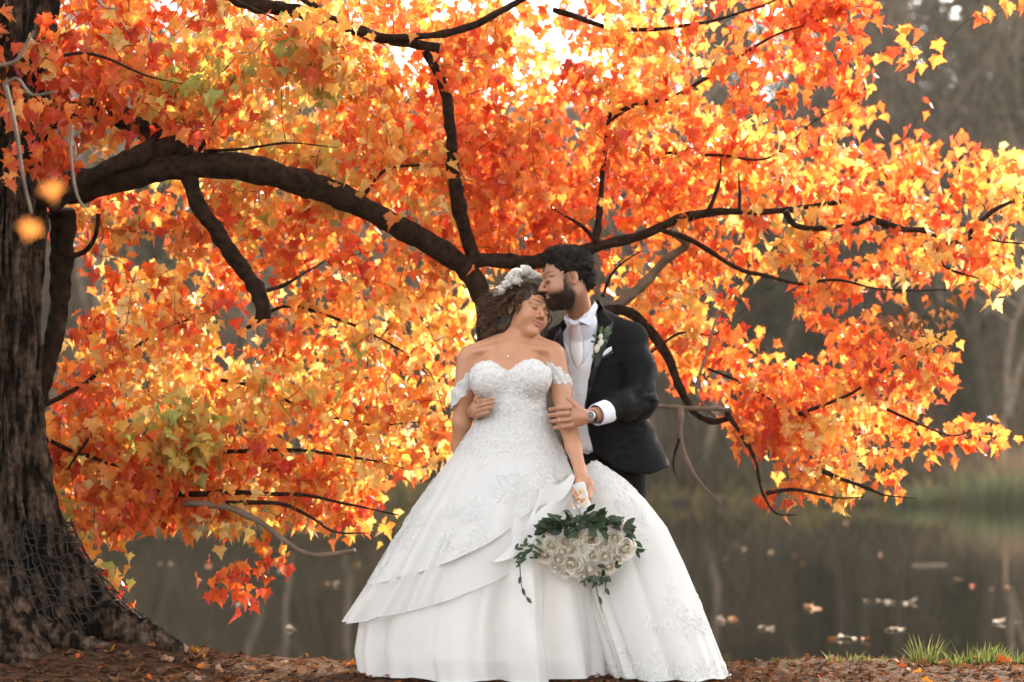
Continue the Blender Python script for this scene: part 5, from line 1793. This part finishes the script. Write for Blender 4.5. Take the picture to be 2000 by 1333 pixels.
for x, y, tx, tz, L in ((1172, 652, .3, .9, .040), (1180, 655, .9, .3, .042), (1168, 660, -.8, .35, .030), (1182, 650, .5, .8, .034), (1163, 668, -.9, 0, .026), (1160, 690, -.3, -1, .03), (1176, 664, .9, -.3, .028)):
    place_leaf(bt, at(x, y, 8.655), (tx, -.2, tz), (0, -1, .3), L, np.array(GREEN[rng.integers(4)]) * 1.6, rng.integers(3))
def bud(p, L, w, tip, par):
    v = []
    pr = [(0, .12), (.2, .75), (.45, 1), (.7, .8), (.9, .4), (1, .02)]
    R = frame_z(tip)
    for t, ww in pr:
        for j in range(10):
            a = j * .6283
            rr = w * ww * (1 + .14 * math.cos(a * 5 + t * 2))
            v.append((rr * math.cos(a), rr * math.sin(a), t * L))
    put('bud', mesh('bud', np.array(v) @ R.T + p, grid_faces(6, 10, True), M['petal'], (.84, .80, .66)), par)
for x, y, tx, tz, L, w in ((1174, 652, -.1, -1, .030, .010), (1176, 662, -.35, -1, .040, .012), (1168, 672, -.2, -1, .044, .013)):
    bud(at(x, y, 8.645), L, w, (tx, -.25, tz), bt)
# ------------------------------------------------------------------ bouquet
bq = thing('bouquet', at(1135, 1060, 8.32), 'bouquet of cream roses and dark green leaves hanging from a ribbon wrapped handle', 'bouquet')
M['rib'] = M['satin_white']
hd = spline(pts_at([(1130, 946, 8.375), (1136, 965, 8.365), (1143, 990, 8.35), (1146, 1005, 8.345)]), 20)
v, f = tube(hd, np.linspace(.028, .024, 20), 16)
hobj = put('handle', mesh('handle', v + .0012 * np.sin(np.arange(len(v)) * .7)[:, None], f, M['satin_white']), bq)
r_ = np.random.default_rng(17)
for k in range(16):
    p = at(1119 + 24 * r_.random(), 985 + 9 * r_.random(), 8.325) if k < 9 else at(1128 + 12 * r_.random(), 952 + 30 * r_.random(), 8.330)
    put('brooch_pearl', mesh('brooch_pearl', *ball(p, r_.uniform(.0035, .0065), 7, 5), M['pearl' if k % 3 else 'gold']), hobj)
put('brooch_wire', mesh('brooch_wire', *tube(spline(pts_at([(1116, 990, 8.322), (1126, 984, 8.318), (1134, 974, 8.322), (1130, 964, 8.324), (1138, 956, 8.328), (1146, 978, 8.33), (1138, 990, 8.318)]), 60), .0016, 5), M['gold']), hobj)
rm = [rose_mesh('rose', 300 + k, 1.0, 1.0 + .15 * k, ((.92, .89, .81), (.92, .78, .55) if k % 2 else (.92, .83, .66))) for k in range(4)]
sm_ = [blossom_mesh('blossom', 320 + k, 1.0, (.86, .84, .76), 6) for k in range(2)]
CB = at(1140, 1070, 8.40)
def bq_surf(px, py):
    """front of a rounded mass"""
    u, w = (px - 1135) / 128., (py - 1062) / 82.
    d = max(0.05, 1 - u * u * .8 - w * w * .7)
    return 8.40 - .125 * math.sqrt(d)
ROSES = [(1073, 1036, 10, 3), (1128, 1045, 18, 1), (1154, 1053, 20, 1), (1204, 1025, 16, 0), (1103, 1059, 14, 1), (1113, 1073, 15, 1), (1139, 1078, 14, 9), (1180, 1059, 16, 0), (1202, 1052, 18, 2), (1222, 1072, 17, 0),
         (1064, 1084, 18, 1), (1076, 1067, 14, 1), (1053, 1069, 11, 3), (1116, 1101, 20, 2), (1092, 1092, 15, 0), (1086, 1108, 13, 2), (1158, 1086, 16, 0), (1182, 1087, 15, 2), (1205, 1092, 14, 1), (1152, 1110, 17, 2), (1142, 1125, 13, 0),
         (1134, 1099, 14, 2), (1168, 1104, 15, 9), (1189, 1106, 13, 1), (1104, 1116, 13, 2), (1088, 1056, 11, 0), (1166, 1122, 12, 2), (1128, 1114, 13, 0), (1216, 1040, 12, 9), (1146, 1064, 10, 0), (1170, 1072, 12, 0), (1098, 1078, 12, 2), (1196, 1072, 12, 0)]
offq = bq.location
for i, (x, y, rp, k) in enumerate(ROSES):
    Yq = bq_surf(x, y)
    p = at(x, y, Yq)
    n_ = np.array([(x - 1138) / 190., -1.0, -(y - 1045) / 130.]) + r_.normal(0, .12, 3)
    me = sm_[i % 2] if k == 9 else rm[k]
    o = bpy.data.objects.new('rose' if k != 9 else 'blossom', me); COL.objects.link(o); o.parent = bq
    o.matrix_parent_inverse = Matrix.Translation(-offq)
    o.matrix_basis = mat4(frame_z(n_, r_.random() * 6.28), p, rp * 8.35 / F * (r_.uniform(.98, 1.38) if k != 9 else 1.3))
# small filler petals between the roses, joined (too small to pick apart)
A = Acc()
for i in range(150):
    a, q = r_.random() * 6.28, math.sqrt(r_.random())
    x, y = 1140 + 88 * q * math.cos(a), 1085 + 44 * q * math.sin(a)
    p = at(x, y, bq_surf(x, y) + .02)
    v0, f0 = flower_piece(0)
    A.add(v0 @ (frame_z((r_.normal(0, .4), -1, r_.normal(0, .4)), r_.random() * 6) * r_.uniform(.010, .018)).T + p, f0, np.array([.82, .78, .64]) * r_.uniform(.9, 1.05))
put('filler_flowers', A.mesh('filler_flowers', M['petal'], False), bq, kind='stuff')
# dark mass of stems behind
A = Acc()
for i in range(60):
    x, y, rp, k = ROSES[i % len(ROSES)]
    A.add(*tube(spline([at(1143 + r_.normal() * 4, 1000, 8.35), at((x + 1143) / 2, (y + 1005) / 2, 8.42), at(x, y, bq_surf(x, y) + .03)], 10), .0022, 4))
put('stems', A.mesh('stems', M['green_stem']), bq, kind='stuff')
LV = []
for i in range(92):      # broad dark leaves fanned above the roses
    x = r_.uniform(1062, 1222); y = 1038 - 36 * (1 - ((x - 1140) / 88.) ** 2) * r_.random() + r_.normal(0, 4)
    LV.append((x, y, .046 + .024 * r_.random(), (x - 1140) / 60. + r_.normal(0, .4), r_.uniform(-.9, .7), 0))
for i in range(26):      # fine sprig at the left
    x = r_.uniform(1012, 1062); y = 1078 - (x - 1035) * .35 + r_.normal(0, 13)
    LV.append((x, y, .028 + .014 * r_.random(), -.8 + r_.normal(0, .4), r_.normal(-.2, .6), 1))
for i in range(12):      # leaves trailing at the right
    x = r_.uniform(1218, 1246); y = 1032 + (x - 1215) * 1.6 + r_.normal(0, 7)
    LV.append((x, y, .040 + .015 * r_.random(), .7 + r_.normal(0, .3), -.5 + r_.normal(0, .4), 0))
for i in range(14):      # under the roses
    x = r_.uniform(1132, 1192); y = 1122 + r_.random() * 12
    LV.append((x, y, .034, r_.normal(0, .8), -.8 + r_.normal(0, .3), 1))
for i in range(30):
    x, y, rp, k = ROSES[r_.integers(len(ROSES))]
    LV.append((x + rp, y + 4, .035, r_.normal(), r_.normal(), 0))
for x, y, L, tx, tz, k in LV:
    p = at(x, y, (bq_surf(x, y) if k == 0 or x > 1064 else 8.235) + .005 * r_.normal() + (.012 if 1034 < y < 1100 else -.024))
    place_leaf(bq, p, (tx, -.25 + r_.normal(0, .25), tz), (r_.normal(0, .4), -1, .55), L, np.array(GREEN[r_.integers(4)]) * (.75 if k == 0 else 1.2), int(r_.integers(2)) if k == 0 else 0, offq)
for pts in ([(1163, 1118, 8.30), (1165, 1150, 8.29), (1172, 1180, 8.29), (1176, 1195, 8.29)], [(1040, 1070, 8.25), (1018, 1090, 8.235), (1016, 1120, 8.23), (1020, 1150, 8.225), (1030, 1170, 8.225)], [(1180, 1118, 8.30), (1183, 1140, 8.295), (1181, 1160, 8.295)]):
    P = spline(pts_at(pts), 20)
    put('trailing_stem', mesh('trailing_stem', *tube(P, np.linspace(.0035, .0015, 20), 5), M['green_stem']), bq)
for x, y, tx, tz in ((1164, 1135, -.5, -1), (1168, 1130, .7, -.8), (1170, 1165, .3, -1), (1017, 1125, -.2, -1), (1020, 1148, .3, -1), (1028, 1166, .6, -.8), (1183, 1148, .4, -.9), (1160, 1126, -.9, -.5), (1176, 1128, .9, -.6)):
    place_leaf(bq, at(x, y, 8.295 if x > 1100 else 8.22), (tx, -.1, tz), (0, -1, .3), .036, GREEN[2], 0, offq)

# ------------------------------------------------------------------ ground litter
FALL = [(.20, .09, .04), (.26, .12, .055), (.15, .07, .035), (.32, .17, .09), (.50, .20, .06), (.46, .13, .04), (.30, .17, .11), (.52, .33, .2)]
A = Acc()
N = 11000
x = rng.uniform(-2.9, 2.9, N); y = 7.9 + rng.random(N) * 1.45
ok = y < bank_edge(x) + .12
x, y = x[ok], y[ok]; N = len(x)
z = ground_z(x, y)
a = rng.random(N) * 6.28; L = rng.uniform(.006, .024, N); W = L * rng.uniform(.12, .6, N)
ux = np.stack([np.cos(a), np.sin(a), rng.normal(0, .25, N)], -1) * L[:, None]; uy = np.stack([-np.sin(a), np.cos(a), rng.normal(0, .3, N)], -1) * W[:, None]
c = np.stack([x, y, z + .006], -1)
v = np.stack([c - ux, c + uy, c + ux + [0, 0, .003], c - uy], 1).reshape(-1, 3)
cc = np.array([(.080, .034, .017), (.125, .056, .027), (.17, .08, .04), (.06, .028, .014), (.22, .11, .056), (.22, .07, .026)])[rng.integers(0, 6, N)]
A.add(v, np.arange(N * 4).reshape(-1, 4), np.repeat(cc, 4, 0))
put('bark_litter', A.mesh('bark_litter', M['dry_leaf'], False), kind='stuff', label='brown bark chips and crumbled leaves covering the bank', cat='leaf litter')
gl = [mesh('fallen_leaf', *leaf_shape(120 + k, 1.1), M['dry_leaf_obj'], smooth=False) for k in range(6)]
def fallen(x, y, s, col, label, group, tilt=.35):
    z = float(ground_z(np.array([x]), np.array([y]))[0])
    o = bpy.data.objects.new('fallen_leaf', gl[rng.integers(6)]); COL.objects.link(o)
    R = frame_z((rng.normal(0, tilt), rng.normal(0, tilt), 1), rng.random() * 6.28)
    o.matrix_world = mat4(R, (x, y, z + .010), s)
    o.color = (*col, 1)
    o['label'] = label; o['category'] = 'leaf'; o['group'] = group
    return o
LAB = 'dry brown maple leaf lying among the litter on the bank'
LAB2 = 'orange maple leaf lying among the litter on the bank'
LAB3 = 'pale pink backed maple leaf lying face down on the bank'
for k in range(210):
    x = rng.uniform(-2.6, 2.6); y = rng.uniform(8.05, 9.2)
    if k < 60: x = rng.uniform(-2.35, -1.3); y = rng.uniform(8.5, 9.1)
    if abs(x) < .9 and y < 8.3: continue
    t = rng.random()
    if t < .6: fallen(x, y, rng.uniform(.03, .055), np.array(FALL[rng.integers(4)]), LAB, 'leaves fallen on the bank')
    elif t < .8: fallen(x, y, rng.uniform(.03, .055), np.array([(.6, .2, .04), (.66, .30, .05), (.55, .12, .03)][rng.integers(3)]), LAB2, 'leaves fallen on the bank')
    else: fallen(x, y, rng.uniform(.03, .055), np.array((.40, .24, .17)), LAB3, 'leaves fallen on the bank')

# root knuckle at the edge of the bank by the trunk
def root(pts, r0, r1, lab):
    P = spline(pts_at(pts), 50)
    rr = np.linspace(r0, r1, 50) * (1 + .2 * vnoise(P * 9))
    v, f = tube(P, rr, 16)
    c = np.repeat(np.vstack([P[:1], P, P[-1:]]), 16, 0)
    v = c + (v - c) * (1 + .25 * fbm(v * 26, 2))[:, None]
    put('root', mesh('root', v, f, M['bark']), tree)
root([(190, 1205, 8.85), (250, 1232, 8.84), (310, 1256, 8.83), (362, 1290, 8.83)], .085, .05, 0)
root([(60, 1230, 8.7), (140, 1255, 8.66), (230, 1285, 8.62), (300, 1310, 8.6)], .07, .03, 0)

# grass tufts at the water's edge
for k, (px, h, n, rx) in enumerate([(1372, .13, 40, .07), (1415, .09, 30, .06), (1520, .07, 24, .06), (1640, .10, 34, .09), (1690, .08, 26, .07), (1760, .08, 26, .08), (1800, .22, 60, .07), (1850, .13, 46, .1), (1900, .18, 70, .12), (1950, .14, 50, .1), (1985, .11, 40, .08)]):
    Yg = 9.04 if px > 1500 else 8.95
    h *= .66
    q = blades(n, px_x(px, Yg), Yg, rx, .06, ground_z, h, [(.10, .13, .028), (.15, .18, .045), (.20, .19, .07), (.08, .11, .028)], .0042, 500 + k, .55)
    put('grass_tuft', q.mesh('grass_tuft', M['blade'], False), label=['grass tuft on the bank nearest the hem of the lace train', 'small grass tuft second from the hem of the lace train', 'very short grass tuft third from the hem of the lace train',
            'thin grass tuft left of the two joined ones at the middle of the right bank', 'thin grass tuft right of the other thin one at the middle of the right bank', 'short grass tuft just left of the tallest tuft on the bank',
            'tallest green grass tuft on the bank, with long upright blades', 'low grass tuft between the tallest and the broad spreading one', 'broad spreading grass tuft on the bank beside the tallest one',
            'grass tuft second from the right edge of the bank', 'rightmost grass tuft at the right edge of the bank'][k], cat='grass tuft', group='grass tufts along the bank')

# leaves and sticks afloat
def on_water(px, py):
    d = at(px, py, 1.0) - CAMP
    return CAMP + d * ((WATER_Z + .012 - HC) / d[2])
M['float'] = leafmat('floating_leaf', True, .1, .8, spec=.15)
fl = [mesh('floating_leaf', *leaf_shape(150 + k, .5), M['float'], smooth=False) for k in range(4)]
FLO = [(1437, 1064, 1), (1452, 1072, 0), (1414, 1090, 0), (1510, 1078, 0), (1552, 1083, 1), (1568, 1100, 1), (1722, 1083, 1), (1580, 1184, 1), (1594, 1187, 1), (1400, 1210, 2), (1413, 1214, 2), (1424, 1208, 1), (1485, 1226, 2), (1502, 1226, 2),
       (1650, 1245, 2), (1664, 1246, 2), (1693, 1248, 1), (1742, 1229, 2), (1756, 1228, 2), (1710, 1173, 2), (1728, 1175, 2), (1748, 1176, 2), (1768, 1177, 2), (1784, 1175, 2), (1690, 1174, 2), (1902, 1144, 3), (1938, 1150, 2), (1962, 1147, 1), (1955, 1215, 2), (1984, 1216, 2), (1868, 1130, 2),
       (316, 1100, 2), (330, 1101, 2), (700, 1104, 0), (552, 1114, 2), (640, 1140, 0), (655, 1141, 2), (560, 1228, 2), (405, 1105, 1), (470, 1180, 2), (1330, 1010, 1), (1655, 1022, 1), (1620, 1246, 1)]
for x, y, k in FLO:
    p = on_water(x, y)
    o = bpy.data.objects.new('floating_leaf', fl[rng.integers(4)]); COL.objects.link(o)
    o.matrix_world = mat4(frame_z((rng.normal(0, .22), rng.normal(0, .15), 1), rng.random() * 6.28), p, rng.uniform(.06, .105))
    o.color = (*[(.30, .17, .07), (.42, .17, .06), (.36, .27, .19), (.65, .10, .03)][k], 1)
    o['label'] = ['tan leaf floating on the dark pond water', 'orange leaf floating on the dark pond water', 'pale leaf floating on the dark pond water', 'red leaf floating on the dark pond at the right'][k]
    o['category'] = 'leaf'; o['group'] = 'leaves floating on the pond'
a, b_ = on_water(1780, 1104), on_water(1848, 1103)
put('floating_stick', mesh('floating_stick', *tube(spline([a, (a + b_) / 2 + [0, .01, .0], b_], 20), .012, 6), M['pale_wood']), label='pale straight stick floating on the pond at the right', cat='stick')
# green yellow rush of leaves by the trunk foot is part of the maple; nothing further
S.cycles.use_adaptive_sampling = True
S.cycles.adaptive_threshold = 0.02

# ------------------------------------------------------------------ thin autumn haze over the pond
hz = bpy.data.materials.new('haze'); hz.use_nodes = True
nt = hz.node_tree; nt.nodes.clear()
ho = nt.nodes.new('ShaderNodeOutputMaterial'); hv_ = nt.nodes.new('ShaderNodeVolumePrincipled')
hv_.inputs['Color'].default_value = (.96, .89, .77, 1); hv_.inputs['Density'].default_value = .00022
hv_.inputs['Anisotropy'].default_value = .3
nt.links.new(hv_.outputs[0], ho.inputs['Volume'])
x0, x1, y0, y1, z0_, z1_ = -165, 165, -30, 405, -70, 60
hvx = [(x, y, z) for x in (x0, x1) for y in (y0, y1) for z in (z0_, z1_)]
put('haze', mesh('haze', hvx, [(0, 1, 3, 2), (4, 6, 7, 5), (0, 4, 5, 1), (2, 3, 7, 6), (0, 2, 6, 4), (1, 5, 7, 3)], hz, smooth=False), kind='stuff')
